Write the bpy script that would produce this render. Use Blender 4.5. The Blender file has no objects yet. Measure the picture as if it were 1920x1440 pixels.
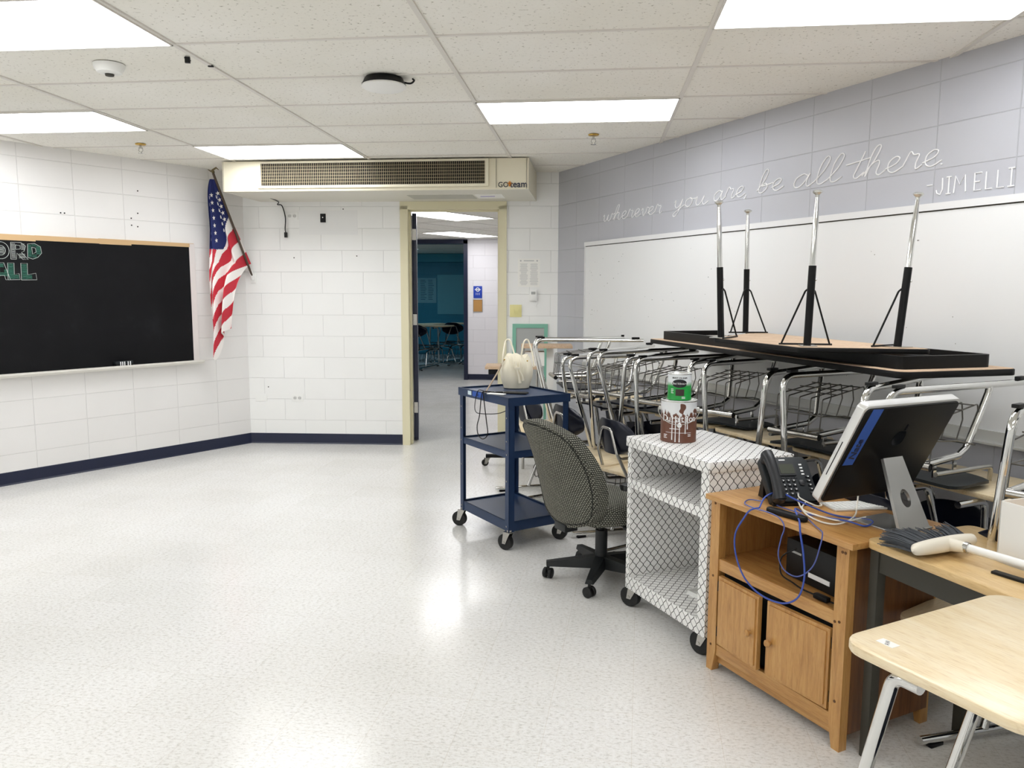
import bpy, bmesh, math, random
from mathutils import Vector, Matrix
random.seed(7)
S = bpy.context.scene
COL = S.collection
R = math.radians
PI = math.pi

# ------------------------------------------------------------------ camera
cam_d = bpy.data.cameras.new('camera')
cam = bpy.data.objects.new('camera', cam_d)
COL.objects.link(cam)
S.camera = cam
PITCH, YAW, ROLL, FPX = .1182066, .1058504, .0033552, 1465.25
F = Vector((-math.sin(YAW)*math.cos(PITCH), math.cos(YAW)*math.cos(PITCH), -math.sin(PITCH)))
r0 = Vector((math.cos(YAW), math.sin(YAW), 0)); u0 = r0.cross(F)
RR = r0*math.cos(ROLL)+u0*math.sin(ROLL); UU = -r0*math.sin(ROLL)+u0*math.cos(ROLL)
M = Matrix((RR, UU, -F)).transposed().to_4x4(); M.translation = Vector((0, 0, 1.54))
cam.matrix_world = M
cam_d.sensor_width = 36; cam_d.lens = 36*FPX/1920; cam_d.clip_start = .05; cam_d.clip_end = 60

# ------------------------------------------------------------------ world, exposure
W = bpy.data.worlds.new('world'); S.world = W; W.use_nodes = True
W.node_tree.nodes['Background'].inputs[0].default_value = (.9, .93, 1, 1)
W.node_tree.nodes['Background'].inputs[1].default_value = .15
S.view_settings.view_transform = 'Standard'
S.view_settings.look = 'None'
S.view_settings.gamma = 1
S.view_settings.exposure = 0.0
LAMP = 9.4           # strength of the ceiling troffers' diffusers
HALL_LAMP = 9
try:
    S.cycles.max_bounces = 10; S.cycles.diffuse_bounces = 6; S.cycles.glossy_bounces = 5
    S.cycles.sample_clamp_indirect = 6
except Exception:
    pass

# ------------------------------------------------------------------ materials
def lin(c):
    c = c.lstrip('#'); v = [int(c[i:i+2], 16)/255 for i in (0, 2, 4)]
    return tuple(x/12.92 if x <= .04045 else ((x+.055)/1.055)**2.4 for x in v)+(1,)
def mat(name, col, rough=.5, metal=0, spec=.5, coat=0):
    m = bpy.data.materials.new(name); m.use_nodes = True
    b = m.node_tree.nodes['Principled BSDF']
    b.inputs['Base Color'].default_value = lin(col); b.inputs['Roughness'].default_value = rough
    b.inputs['Metallic'].default_value = metal; b.inputs['Specular IOR Level'].default_value = spec
    b.inputs['Coat Weight'].default_value = coat
    return m
def N(m, t, **kw):
    n = m.node_tree.nodes.new(t)
    for k, v in kw.items(): setattr(n, k, v)
    return n
def L(m, a, b): m.node_tree.links.new(a, b)
def bs(m): return m.node_tree.nodes['Principled BSDF']
def coords(m, kind='Object', scale=(1, 1, 1)):
    t = N(m, 'ShaderNodeTexCoord'); mp = N(m, 'ShaderNodeMapping'); mp.inputs['Scale'].default_value = scale
    L(m, t.outputs[kind], mp.inputs[0]); return mp.outputs[0]
def ramp(m, src, stops):
    r = N(m, 'ShaderNodeValToRGB'); e = r.color_ramp.elements
    while len(e) < len(stops): e.new(.5)
    for i, (p, c) in enumerate(stops):
        e[i].position = p; e[i].color = c if isinstance(c, tuple) else lin(c)
    L(m, src, r.inputs[0]); return r.outputs[0]
def noise(m, vec, scale, detail=3, rough=.5):
    n = N(m, 'ShaderNodeTexNoise'); n.inputs['Scale'].default_value = scale; n.inputs['Detail'].default_value = detail
    n.inputs['Roughness'].default_value = rough; L(m, vec, n.inputs['Vector']); return n
def mix(m, fac, a, b, mode='MIX'):
    n = N(m, 'ShaderNodeMix', data_type='RGBA', blend_type=mode)
    for sock, v in ((n.inputs[0], fac), (n.inputs[6], a), (n.inputs[7], b)):
        if isinstance(v, (int, float)): sock.default_value = v
        elif isinstance(v, tuple): sock.default_value = v
        elif isinstance(v, str): sock.default_value = lin(v)
        else: L(m, v, sock)
    return n.outputs[2]
def bump(m, h, dist=.002, strength=.5):
    b = N(m, 'ShaderNodeBump'); b.inputs['Distance'].default_value = dist; b.inputs['Strength'].default_value = strength
    L(m, h, b.inputs['Height']); L(m, b.outputs[0], bs(m).inputs['Normal']); return b
def mth(m, op, a, b=None, c=None):
    n = N(m, 'ShaderNodeMath', operation=op)
    for i, v in enumerate((a, b, c)):
        if v is None: continue
        if isinstance(v, (int, float)): n.inputs[i].default_value = v
        else: L(m, v, n.inputs[i])
    return n.outputs[0]

def block_wall(name, col, col2, offset, zoff=0.03):
    m = mat(name, col, .42)
    v = coords(m, 'UV')
    mp = N(m, 'ShaderNodeMapping'); mp.inputs['Location'].default_value = (.05, -zoff, 0); L(m, v, mp.inputs[0])
    b = N(m, 'ShaderNodeTexBrick', offset=offset, offset_frequency=2, squash=1)
    b.inputs['Scale'].default_value = 1; b.inputs['Mortar Size'].default_value = .0035; b.inputs['Mortar Smooth'].default_value = .6
    b.inputs['Brick Width'].default_value = .41; b.inputs['Row Height'].default_value = .2115; b.inputs['Bias'].default_value = 0
    b.inputs['Color1'].default_value = lin(col); b.inputs['Color2'].default_value = lin(col2)
    b.inputs['Mortar'].default_value = tuple(x*.88 for x in lin(col)[:3])+(1,)
    L(m, mp.outputs[0], b.inputs['Vector'])
    n1 = noise(m, v, 1.3, 4)
    st = ramp(m, n1.outputs[0], [(.35, (.965, .965, .962, 1)), (.7, (1, 1, 1, 1))])
    L(m, mix(m, 1.0, b.outputs[0], st, 'MULTIPLY'), bs(m).inputs['Base Color'])
    n2 = noise(m, v, 160, 4, .7)
    h = mth(m, 'SUBTRACT', mth(m, 'MULTIPLY', n2.outputs[0], .18), b.outputs['Fac'])
    bump(m, h, .0045, .6)
    return m
M_wallw = block_wall('painted_block_white', '#f2f2f0', '#f0f0ee', .5)
M_walll = block_wall('painted_block_left', '#eae8e6', '#e8e6e4', 0)
M_wallg = block_wall('painted_block_grey', '#babbc1', '#b7b8bf', 0)
M_hallw = block_wall('painted_block_hall', '#e9e6ea', '#e6e4e8', .5)
M_teal = block_wall('painted_block_teal', '#2f8fab', '#2b87a4', .5)

def floor_mat():
    m = mat('speckled_vinyl_tile', '#e8e3db', .2)
    v = coords(m, 'Object')
    mp = N(m, 'ShaderNodeMapping'); mp.inputs['Rotation'].default_value = (0, 0, R(3.3)); L(m, v, mp.inputs[0])
    b = N(m, 'ShaderNodeTexBrick', offset=0, squash=1)
    b.inputs['Scale'].default_value = 1; b.inputs['Mortar Size'].default_value = .0009; b.inputs['Mortar Smooth'].default_value = .2
    b.inputs['Brick Width'].default_value = .3048; b.inputs['Row Height'].default_value = .3048
    b.inputs['Color1'].default_value = lin('#f0f0ef'); b.inputs['Color2'].default_value = lin('#ececea'); b.inputs['Mortar'].default_value = lin('#dedad3')
    L(m, mp.outputs[0], b.inputs['Vector'])
    vs = N(m, 'ShaderNodeMapping'); vs.inputs['Scale'].default_value = (1, 1.8, 1); L(m, v, vs.inputs[0])
    n1 = noise(m, vs.outputs[0], 55, 5, .65)
    c1 = ramp(m, n1.outputs[0], [(.36, '#c3c0ba'), (.46, '#f2f0ed'), (.58, '#ffffff')])
    n2 = noise(m, vs.outputs[0], 130, 2, .6)
    c2 = ramp(m, n2.outputs[0], [(.3, '#aaa59c'), (.4, '#ffffff')])
    n3 = noise(m, v, .7, 4)
    c3 = ramp(m, n3.outputs[0], [(.3, '#f2f0ed'), (.65, '#ffffff')])
    c = mix(m, .55, b.outputs[0], c1, 'MULTIPLY'); c = mix(m, .4, c, c2, 'MULTIPLY'); c = mix(m, .8, c, c3, 'MULTIPLY')
    L(m, c, bs(m).inputs['Base Color'])
    n4 = noise(m, v, 6, 4)
    rr = N(m, 'ShaderNodeMapRange'); rr.inputs[3].default_value = .12; rr.inputs[4].default_value = .27; L(m, n4.outputs[0], rr.inputs[0])
    L(m, rr.outputs[0], bs(m).inputs['Roughness'])
    n5 = noise(m, v, 9, 2)
    bump(m, mth(m, 'ADD', n5.outputs[0], mth(m, 'MULTIPLY', b.outputs['Fac'], -.25)), .0016, .25)
    return m
M_floor = floor_mat()
def ceil_mat():
    m = mat('mineral_fibre_tile', '#cfcabf', .95, spec=.1)
    v = coords(m, 'Object')
    n = noise(m, v, 55, 3, .6)
    c = ramp(m, n.outputs[0], [(.31, '#b9b5ab'), (.38, '#f2f0ea'), (1, '#f6f4ee')])
    n2 = noise(m, v, 1.1, 2)
    c2 = ramp(m, n2.outputs[0], [(.3, '#f7f6f2'), (.7, '#ffffff')])
    L(m, mix(m, 1.0, c, c2, 'MULTIPLY'), bs(m).inputs['Base Color'])
    bump(m, n.outputs[0], .002, .3)
    return m
M_ceil = ceil_mat()
def wood(name, c1, c2, c3, rough=.35, scale=(1.2, 14, 14), coat=.2, axis=0):
    m = mat(name, c1, rough, coat=coat)
    v = coords(m, 'Object', scale)
    n = noise(m, v, 3.5, 6, .6); n.inputs['Distortion'].default_value = .5
    c = ramp(m, n.outputs[0], [(.28, c3), (.48, c1), (.72, c2)])
    v2 = coords(m, 'Object', tuple(s*4 for s in scale))
    n2 = noise(m, v2, 6, 3)
    g = ramp(m, n2.outputs[0], [(.3, '#e3d6c6'), (.5, '#ffffff')])
    L(m, mix(m, .6, c, g, 'MULTIPLY'), bs(m).inputs['Base Color'])
    bs(m).inputs['Coat Roughness'].default_value = .25
    return m
M_pine = wood('honey_pine', '#bd8c50', '#cb9f62', '#a0713a', .38)
M_pinev = wood('honey_pine_upright', '#be8d50', '#cb9f62', '#a5763e', .38, (14, 14, 1.2))
M_pined = wood('shaded_cabinet_side', '#6e441f', '#7b5029', '#573213', .4, (14, 14, 1.2))  # pine darkened in its colour for the shadow on the cabinet's right side
M_maple = wood('maple_laminate', '#ecd9b4', '#f3e4c6', '#e3cca0', .3, (1.2, 10, 10))
M_oak = wood('oak_laminate', '#cfa468', '#dcb67c', '#b98d51', .35, (1.2, 10, 10))
M_board = wood('particle_board', '#cbb094', '#d4bba1', '#bfa184', .7, (3, 3, 3), coat=0)
M_tabletop2 = wood('table_laminate', '#d8b780', '#e2c592', '#c8a46b', .3, (1.2, 10, 10))
M_chrome = mat('chrome', '#dcdcda', .09, 1)
M_chromed = mat('worn_chrome', '#b9b7b2', .25, 1)
M_wire = mat('steel_wire', '#6b6965', .35, .9)
M_black = mat('black_plastic', '#0c0c0d', .45, spec=.3)
M_blackm = mat('black_metal', '#060607', .45, spec=.25)
M_rubber = mat('black_rubber', '#0d0d0d', .6)
M_navy = mat('navy_plastic', '#070c1e', .3, spec=.35)
M_char = mat('charcoal_plastic', '#1d2225', .5, spec=.35)
M_cove = mat('navy_cove_base', '#101935', .35)
M_bluem = mat('blue_metal', '#1c3355', .38, .1)
M_cream = mat('cream_enamel', '#e6dfc8', .45)
M_frame = mat('yellow_cream_paint', '#dfd8b8', .4)
M_ivory = mat('ivory_plastic', '#e4dc9c', .4)
M_white = mat('white_plastic', '#efefec', .4)
M_paper = mat('paper', '#f2f1ec', .8)
M_wb = mat('whiteboard_surface', '#e5e6e6', .3)
M_wbf = mat('whiteboard_frame_paint', '#e2e2e2', .4)
M_tray = mat('grey_tray', '#cfcfcb', .4, .3)
M_dark = mat('hollow_shade_black', '#060607', .9)  # near-black colour standing in for shade inside hollows
M_alu = mat('aluminium', '#b9b9b7', .3, .85)
M_aluw = mat('bright_aluminium', '#e4e4e2', .35, .5)
M_glossb = mat('black_gloss', '#060505', .38, spec=.25)
M_tape = mat('blue_painter_tape', '#2f56a8', .7)
M_greenf = mat('green_painted_frame', '#7ab39d', .5)
M_greyb = mat('grey_board', '#a9aba9', .7)
M_leather = mat('cream_leather', '#ebe4cf', .45)
M_tbar = mat('ceiling_tee', '#ddd9d2', .5)
M_tan = mat('raw_wood_strip', '#c8a77c', .8)
M_palef = mat('pale_strip', '#d9d2cf', .7)
M_cordb = mat('blue_cable', '#3550a8', .4)
M_cordw = mat('white_cable', '#ece9df', .4)
M_cork = mat('cork', '#b88a52', .9)
M_signb = mat('sign_blue', '#1b3fae', .5)
M_greyd = mat('grey_table_metal', '#3b3932', .5, spec=.3)
M_brass = mat('gold_metal', '#c8a552', .3, 1)
M_bristle = mat('grey_bristles', '#4a4d52', .8)
M_broomw = mat('cream_plastic', '#e6dfcf', .5)
M_text_w = mat('white_paint', '#f4f4f4', .5)
M_text_k = mat('black_print', '#15151a', .5)
M_navyp = mat('navy_paint', '#141c38', .35)
M_purple = mat('purple_sticker', '#8d79c9', .6)
M_can_g = mat('can_green', '#189a3f', .3)
M_tin = mat('tin', '#cfcfca', .25, .8)
M_orange = mat('orange_print', '#e08a2a', .5)

def chalkboard_mat():
    m = mat('chalkboard', '#1a1a1c', .75, spec=.15)
    v = coords(m, 'Object'); n = noise(m, v, 2.2, 6, .6)
    L(m, ramp(m, n.outputs[0], [(.35, '#111113'), (.6, '#161618'), (.78, '#232427')]), bs(m).inputs['Base Color']); return m
M_chalkb = chalkboard_mat()
M_chalkw = mat('chalk_white', '#c9cfcb', .9)
M_chalkg = mat('chalk_green', '#4f9e86', .9)

def lattice_mat():
    m = mat('ogee_lattice_paper', '#f2f2f0', .4)
    t = N(m, 'ShaderNodeTexCoord'); s = N(m, 'ShaderNodeSeparateXYZ'); L(m, t.outputs['UV'], s.inputs[0])
    u = mth(m, 'DIVIDE', s.outputs[0], .0205); v = mth(m, 'MULTIPLY', s.outputs[1], 2*PI/.05)
    sn = mth(m, 'MULTIPLY', mth(m, 'SINE', v), .46)
    e = mth(m, 'ABSOLUTE', mth(m, 'SUBTRACT', mth(m, 'WRAP', mth(m, 'SUBTRACT', u, sn), 2, 0), 1))
    o = mth(m, 'ABSOLUTE', mth(m, 'SUBTRACT', mth(m, 'WRAP', mth(m, 'ADD', mth(m, 'ADD', u, 1), sn), 2, 0), 1))
    d = mth(m, 'MINIMUM', e, o)
    # slope-normalised width
    k = mth(m, 'SQRT', mth(m, 'ADD', 1, mth(m, 'MULTIPLY', mth(m, 'POWER', mth(m, 'COSINE', v), 2), 1.45)))
    f = mth(m, 'LESS_THAN', mth(m, 'DIVIDE', d, k), .075)
    L(m, mix(m, f, '#f2f1ef', '#2a2624'), bs(m).inputs['Base Color'])
    return m
M_lat = lattice_mat()
def fabric_mat():
    m = mat('grey_woven_fabric', '#77756a', .95, spec=.1)
    v = coords(m, 'UV')
    b = N(m, 'ShaderNodeTexBrick', offset=.5, squash=1)
    b.inputs['Scale'].default_value = 1; b.inputs['Mortar Size'].default_value = .0024; b.inputs['Mortar Smooth'].default_value = .4
    b.inputs['Brick Width'].default_value = .0125; b.inputs['Row Height'].default_value = .0095
    b.inputs['Color1'].default_value = lin('#9d9c90'); b.inputs['Color2'].default_value = lin('#8b8a80'); b.inputs['Mortar'].default_value = lin('#252522')
    L(m, v, b.inputs['Vector']); L(m, b.outputs[0], bs(m).inputs['Base Color'])
    bump(m, b.outputs['Fac'], -.0015, .6); return m
M_fab = fabric_mat()
def drip_mat():
    m = mat('brown_paint_label', '#6b4433', .35)
    t = N(m, 'ShaderNodeTexCoord'); s = N(m, 'ShaderNodeSeparateXYZ'); L(m, t.outputs['Object'], s.inputs[0])
    cx = N(m, 'ShaderNodeCombineXYZ'); L(m, s.outputs[0], cx.inputs[0]); L(m, s.outputs[1], cx.inputs[1])
    n = noise(m, cx.outputs[0], 60, 3, .7)
    n3 = noise(m, t.outputs['Object'], 9, 2)
    edge = mth(m, 'ADD', mth(m, 'MULTIPLY', n.outputs[0], -.13), .195)
    f = mth(m, 'GREATER_THAN', s.outputs[2], edge)
    f2 = mth(m, 'GREATER_THAN', n3.outputs[0], .36)
    f = mth(m, 'MULTIPLY', f, f2)
    L(m, mix(m, f, '#6a4232', '#e6e8ea'), bs(m).inputs['Base Color']); return m
M_drip = drip_mat()
def glow(name, col, s):
    m = mat(name, col, .5); bs(m).inputs['Emission Color'].default_value = lin(col); bs(m).inputs['Emission Strength'].default_value = s; return m
M_lamp = glow('lit_diffuser', '#f6f8fb', LAMP)
M_lamph = glow('lit_diffuser_hall', '#fdfdff', HALL_LAMP)
M_roomfill = glow('added_fill_diffuser', '#c8ecff', 6)  # glow of the lamp added to brighten the teal classroom

# ------------------------------------------------------------------ mesh builder
class MB:
    def __init__(s): s.bm = bmesh.new(); s.mi = 0
    def _add(s, vs, fs, T=None):
        v = [s.bm.verts.new(T @ Vector(p) if T else Vector(p)) for p in vs]
        for f in fs:
            try: fc = s.bm.faces.new([v[i] for i in f]); fc.material_index = s.mi
            except ValueError: pass
        return v
    def box(s, x0, x1, y0, y1, z0, z1, T=None, bev=0):
        vs = [(x, y, z) for z in (z0, z1) for y in (y0, y1) for x in (x0, x1)]
        fs = [(0, 2, 3, 1), (4, 5, 7, 6), (0, 1, 5, 4), (2, 6, 7, 3), (0, 4, 6, 2), (1, 3, 7, 5)]
        v = s._add(vs, fs, T)
        if bev:
            es = set(e for w in v for e in w.link_edges)
            bmesh.ops.bevel(s.bm, geom=list(es), offset=bev, segments=2, affect='EDGES', profile=.6)
        return s
    def prism(s, pts, z0, z1, T=None, bev=0):
        n = len(pts)
        vs = [(x, y, z0) for x, y in pts]+[(x, y, z1) for x, y in pts]
        fs = [tuple(reversed(range(n))), tuple(range(n, 2*n))]+[(i, (i+1) % n, n+(i+1) % n, n+i) for i in range(n)]
        if bev:
            k = len(pts); cx = sum(p[0] for p in pts)/k; cy = sum(p[1] for p in pts)/k
            def inset(d):
                out = []
                for i in range(n):
                    a, b, c = Vector(pts[i-1]), Vector(pts[i]), Vector(pts[(i+1) % n])
                    d1 = (b-a).normalized(); d2 = (c-b).normalized()
                    nn = Vector((-d1.y-d2.y, d1.x+d2.x)); nn = nn.normalized() if nn.length > 1e-6 else Vector((0, 0))
                    q = b+nn*d
                    out.append((q.x, q.y))
                return out
            area = sum(pts[i-1][0]*pts[i][1]-pts[i][0]*pts[i-1][1] for i in range(n))
            sg = 1 if area > 0 else -1
            rings = [(inset(sg*bev), z0), (inset(sg*bev*.3), z0+bev*.3), (pts, z0+bev), (pts, z1-bev), (inset(sg*bev*.3), z1-bev*.3), (inset(sg*bev), z1)]
            vs = [(x, y, z) for ring, z in rings for x, y in ring]
            fs = [tuple(reversed(range(n))), tuple(range(5*n, 6*n))]
            for k in range(5):
                fs += [(k*n+i, k*n+(i+1) % n, (k+1)*n+(i+1) % n, (k+1)*n+i) for i in range(n)]
        s._add(vs, fs, T); return s
    def cyl(s, p0, p1, r0, r1=None, seg=16, cap=True):
        if r1 is None: r1 = r0
        return s.tube([p0, p1], [r0, r1], seg, cap=cap)
    def tube(s, pts, r, seg=12, cap=True, closed=False, squash=None):
        P = [Vector(p) for p in pts]; n = len(P)
        rad = r if isinstance(r, (list, tuple)) else [r]*n
        tan = []
        for i in range(n):
            if closed: t = (P[(i+1) % n]-P[i-1])
            else: t = P[min(i+1, n-1)]-P[max(i-1, 0)]
            tan.append(t.normalized())
        up = Vector((0, 0, 1)) if abs(tan[0].z) < .9 else Vector((1, 0, 0))
        nx = tan[0].cross(up).normalized()
        rings = []
        for i in range(n):
            if i:
                q = tan[i-1].rotation_difference(tan[i]); nx = q @ nx
                nx = (nx-tan[i]*nx.dot(tan[i])).normalized()
            ny = tan[i].cross(nx)
            ring = []
            for k in range(seg):
                a = 2*PI*k/seg; off = (nx*math.cos(a)+ny*math.sin(a))*rad[i]
                ring.append(s.bm.verts.new(P[i]+off))
            rings.append(ring)
        m = n if closed else n-1
        for i in range(m):
            a, b = rings[i], rings[(i+1) % n]
            for k in range(seg):
                f = s.bm.faces.new((a[k], b[k], b[(k+1) % seg], a[(k+1) % seg])); f.material_index = s.mi
        if cap and not closed:
            for ring in (rings[0], rings[-1][::-1]):
                f = s.bm.faces.new(ring); f.material_index = s.mi
        return s
    def lathe(s, prof, o=(0, 0, 0), seg=32, T=None):
        o = Vector(o); rings = []
        for r, z in prof:
            if r < 1e-5: rings.append([s.bm.verts.new((T @ (o+Vector((0, 0, z)))) if T else o+Vector((0, 0, z)))]); continue
            ring = []
            for k in range(seg):
                p = o+Vector((r*math.cos(2*PI*k/seg), r*math.sin(2*PI*k/seg), z)); ring.append(s.bm.verts.new(T @ p if T else p))
            rings.append(ring)
        for a, b in zip(rings, rings[1:]):
            for k in range(seg):
                k2 = (k+1) % seg
                if len(a) == 1 and len(b) == 1: continue
                if len(a) == 1: q = (a[0], b[k2], b[k])
                elif len(b) == 1: q = (a[k], a[k2], b[0])
                else: q = (a[k], a[k2], b[k2], b[k])
                f = s.bm.faces.new(q); f.material_index = s.mi
        return s
    def ball(s, c, r, sx=1, sy=1, sz=1, seg=16):
        prof = [(math.sin(PI*i/10)*r, -math.cos(PI*i/10)*r) for i in range(11)]
        T = Matrix.Translation(c) @ Matrix.Diagonal((sx, sy, sz, 1))
        return s.lathe([(max(a, 0), b) for a, b in prof], seg=seg, T=T)
    def grid(s, fn, nu, nv, mi=None, closed_u=False):
        g = [[s.bm.verts.new(fn(i/nu, j/nv)) for j in range(nv+1)] for i in range(nu+1)]
        for i in range(nu):
            for j in range(nv):
                f = s.bm.faces.new((g[i][j], g[i+1][j], g[i+1][j+1], g[i][j+1]))
                f.material_index = mi(i, j) if mi else s.mi
        return g
    def build(s, name, mats, parent=None, smooth=True, ang=38):
        bm = s.bm
        bmesh.ops.remove_doubles(bm, verts=bm.verts, dist=1e-6)
        bmesh.ops.recalc_face_normals(bm, faces=bm.faces)
        uv = bm.loops.layers.uv.new('UVMap')
        for f in bm.faces:
            f.smooth = smooth
            a = [abs(c) for c in f.normal]; k = a.index(max(a))
            for l in f.loops:
                c = l.vert.co
                l[uv].uv = (c.x, c.y) if k == 2 else ((c.y, c.z) if k == 0 else (c.x, c.z))
        if smooth:
            for e in bm.edges:
                if len(e.link_faces) == 2 and e.calc_face_angle(0) > R(ang): e.smooth = False
        me = bpy.data.meshes.new(name); bm.to_mesh(me); bm.free()
        for m in (mats if isinstance(mats, (list, tuple)) else [mats]): me.materials.append(m)
        o = bpy.data.objects.new(name, me); COL.objects.link(o)
        if parent: o.parent = parent
        return o

def bend(pts, r, n=6):
    """polyline with its corners rounded to radius r"""
    P = [Vector(p) for p in pts]; out = [P[0]]
    for i in range(1, len(P)-1):
        a, b, c = P[i-1], P[i], P[i+1]
        d1 = (a-b).normalized(); d2 = (c-b).normalized()
        ang = d1.angle(d2)
        if ang > PI-.02: out.append(b); continue
        rr = r[i-1] if isinstance(r, (list, tuple)) else r
        t = min(rr/math.tan(ang/2), (a-b).length*.48, (c-b).length*.48)
        p, q = b+d1*t, b+d2*t
        for k in range(n+1):
            u = k/n; out.append(p*(1-u)**2+b*2*u*(1-u)+q*u*u)
    out.append(P[-1]); return out
def smooth_path(pts, n=6, closed=False):
    P = [Vector(p) for p in pts]; out = []; m = len(P)
    rng = range(m) if closed else range(m-1)
    for i in rng:
        p0 = P[i-1] if (closed or i > 0) else P[0]*2-P[1]
        p1 = P[i]; p2 = P[(i+1) % m]
        p3 = P[(i+2) % m] if (closed or i+2 < m) else P[-1]*2-P[-2]
        for k in range(n):
            t = k/n
            out.append(.5*((2*p1)+(p2-p0)*t+(2*p0-5*p1+4*p2-p3)*t*t+(3*p1-p0-3*p2+p3)*t**3))
    if not closed: out.append(P[-1])
    return out
def rrect(x0, x1, y0, y1, r, n=5):
    out = []
    for cx, cy, a0 in ((x1-r, y1-r, 0), (x0+r, y1-r, 90), (x0+r, y0+r, 180), (x1-r, y0+r, 270)):
        for k in range(n+1):
            a = R(a0+90*k/n); out.append((cx+r*math.cos(a), cy+r*math.sin(a)))
    return out
def rpoly(pts, r, n=5):
    P = [(x, y, 0) for x, y in pts]; m = len(P); out = []
    for i in range(m):
        q = bend([P[i-1], P[i], P[(i+1) % m]], r, n)[1:-1]
        out += [(p.x, p.y) for p in q]
    return out

def tag(o, label=None, cat=None, group=None, kind=None):
    if label: o['label'] = label
    if cat: o['category'] = cat
    if group: o['group'] = group
    if kind: o['kind'] = kind
    return o
def empty(name, loc=(0, 0, 0), rz=0, label=None, cat=None, group=None, rot=None, sc=1):
    o = bpy.data.objects.new(name, None); COL.objects.link(o); o.location = loc
    o.rotation_euler = rot if rot else (0, 0, rz); o.scale = (sc, sc, sc); o.empty_display_size = .1
    return tag(o, label, cat, group)
def copy_tree(o, parent=None):
    c = o.copy(); COL.objects.link(c)
    if parent: c.parent = parent
    for ch in list(o.children): copy_tree(ch, c)
    return c
def place(o, loc, rz=None, rot=None): 
    o.location = loc
    if rz is not None: o.rotation_euler = (0, 0, rz)
    if rot is not None: o.rotation_euler = rot
    return o
def struct(o): o['kind'] = 'structure'; return o
def glyphs(body, size, ext=.0006, align='CENTER', shear=0, off=0):
    """flat lettering as a temporary mesh"""
    c = bpy.data.curves.new('glyphs', 'FONT'); c.body = body; c.size = size; c.extrude = ext; c.align_x = align; c.align_y = 'CENTER'
    c.shear = shear; c.offset = off; c.resolution_u = 3
    o = bpy.data.objects.new('glyphs', c); me = bpy.data.meshes.new_from_object(o)
    bpy.data.objects.remove(o); bpy.data.curves.remove(c); return me
def text(name, body, size, m, parent=None, loc=(0, 0, 0), rot=(0, 0, 0), ext=.0006, align='CENTER', shear=0, xs=1, off=0):
    me = glyphs(body, size, ext, align, shear, off); me.name = name; me.materials.clear(); me.materials.append(m)
    o = bpy.data.objects.new(name, me); COL.objects.link(o); o.location = loc; o.rotation_euler = rot; o.scale = (xs, 1, 1)
    if parent: o.parent = parent
    return o

# ------------------------------------------------------------------ room frame
H = 2.67
A_M = math.atan2(.18, 3.09)                      # direction of the far wall
RC = Vector((-.37, 7.68, 0)); LC = Vector((-3.46, 7.50, 0))
WT = Vector((.502, -.865, 0)); WN = Vector((-.865, -.502, 0))   # along the right wall; into the room
RZ_R = math.atan2(WT.y, WT.x)
LT = Vector((-math.cos(R(59)), -math.sin(R(59)), 0)); RZ_L = math.atan2(LT.y, LT.x)
def RW(al, off, z=0): return RC+WT*al+WN*off+Vector((0, 0, z))

R2 = RC+WT*8.0; L2 = LC+LT*6.6
B1 = Vector((2.4, -3.0, 0)); B2 = Vector((-4.6, -3.0, 0))

# floor (also runs into the hallway and the room beyond)
struct(MB().box(-9, 6, -4, 22, -.1, 0).build('floor', M_floor))
# ceiling
room_poly = [(LC.x-.2, LC.y+.25), (RC.x+.2, RC.y+.1), (R2.x+.2, R2.y), (B1.x+.2, B1.y-.2), (B2.x-.2, B2.y-.2), (L2.x-.2, L2.y)]
ceil = struct(MB().prism(room_poly, H+.004, H+.08).build('ceiling', M_ceil))
GX, GY, TX, TY = -.743, 3.593, 1.2192, .6096
g = MB()
for k in range(-4, 5): g.box(GX+k*TX-.012, GX+k*TX+.012, -3, 7.75, H-.004, H+.006)
for k in range(-11, 7): g.box(-6, 4.5, GY+k*TY-.009, GY+k*TY+.009, H-.001, H+.006)
gr = g.build('ceiling_grid', M_tbar, ceil, smooth=False)

def wallmesh(name, p0, rz, length, mtl, height=2.76, thick=.12, x0=0):
    # local x along the wall, local +y away from the room (sign by caller)
    m = MB().box(x0, length, 0, thick, 0, height)
    o = m.build(name, mtl, smooth=False); o.location = p0; o.rotation_euler = (0, 0, rz); return struct(o)
wallmesh('wall_right', RC, RZ_R, 8.0, M_wallg)
# left wall: local x runs towards the camera side, outside is -y
o = MB().box(0, 6.6, -.12, 0, 0, 2.76).build('wall_left', M_walll, smooth=False); o.location = LC; o.rotation_euler = (0, 0, RZ_L); struct(o)
# far wall with the doorway; local x from the left corner to the right one
WL = (RC-LC).length
D0, D1, DH = 1.585, 2.565, 2.37       # rough opening
o = MB().box(0, D0, 0, .2, 0, 2.76).box(D1, WL, 0, .2, 0, 2.76).box(D0, D1, 0, .2, DH, 2.76).build('wall_far', M_wallw, smooth=False)
o.location = LC; o.rotation_euler = (0, 0, A_M); struct(o)
def FW(u, off=0, z=0):                # a point on the far wall, off metres into the room
    return LC+Vector((math.cos(A_M), math.sin(A_M), 0))*u+Vector((math.sin(A_M), -math.cos(A_M), 0))*off+Vector((0, 0, z))
def simple_wall(name, a, b, mtl):
    d = b-a; o = MB().box(0, d.length, -.12, 0, 0, 2.76).build(name, mtl, smooth=False); o.location = a; o.rotation_euler = (0, 0, math.atan2(d.y, d.x)); return struct(o)
simple_wall('wall_back', B2, B1, M_wallw)
simple_wall('wall_back_right', B1, R2, M_wallw)
simple_wall('wall_back_left', L2, B2, M_wallw)

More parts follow.
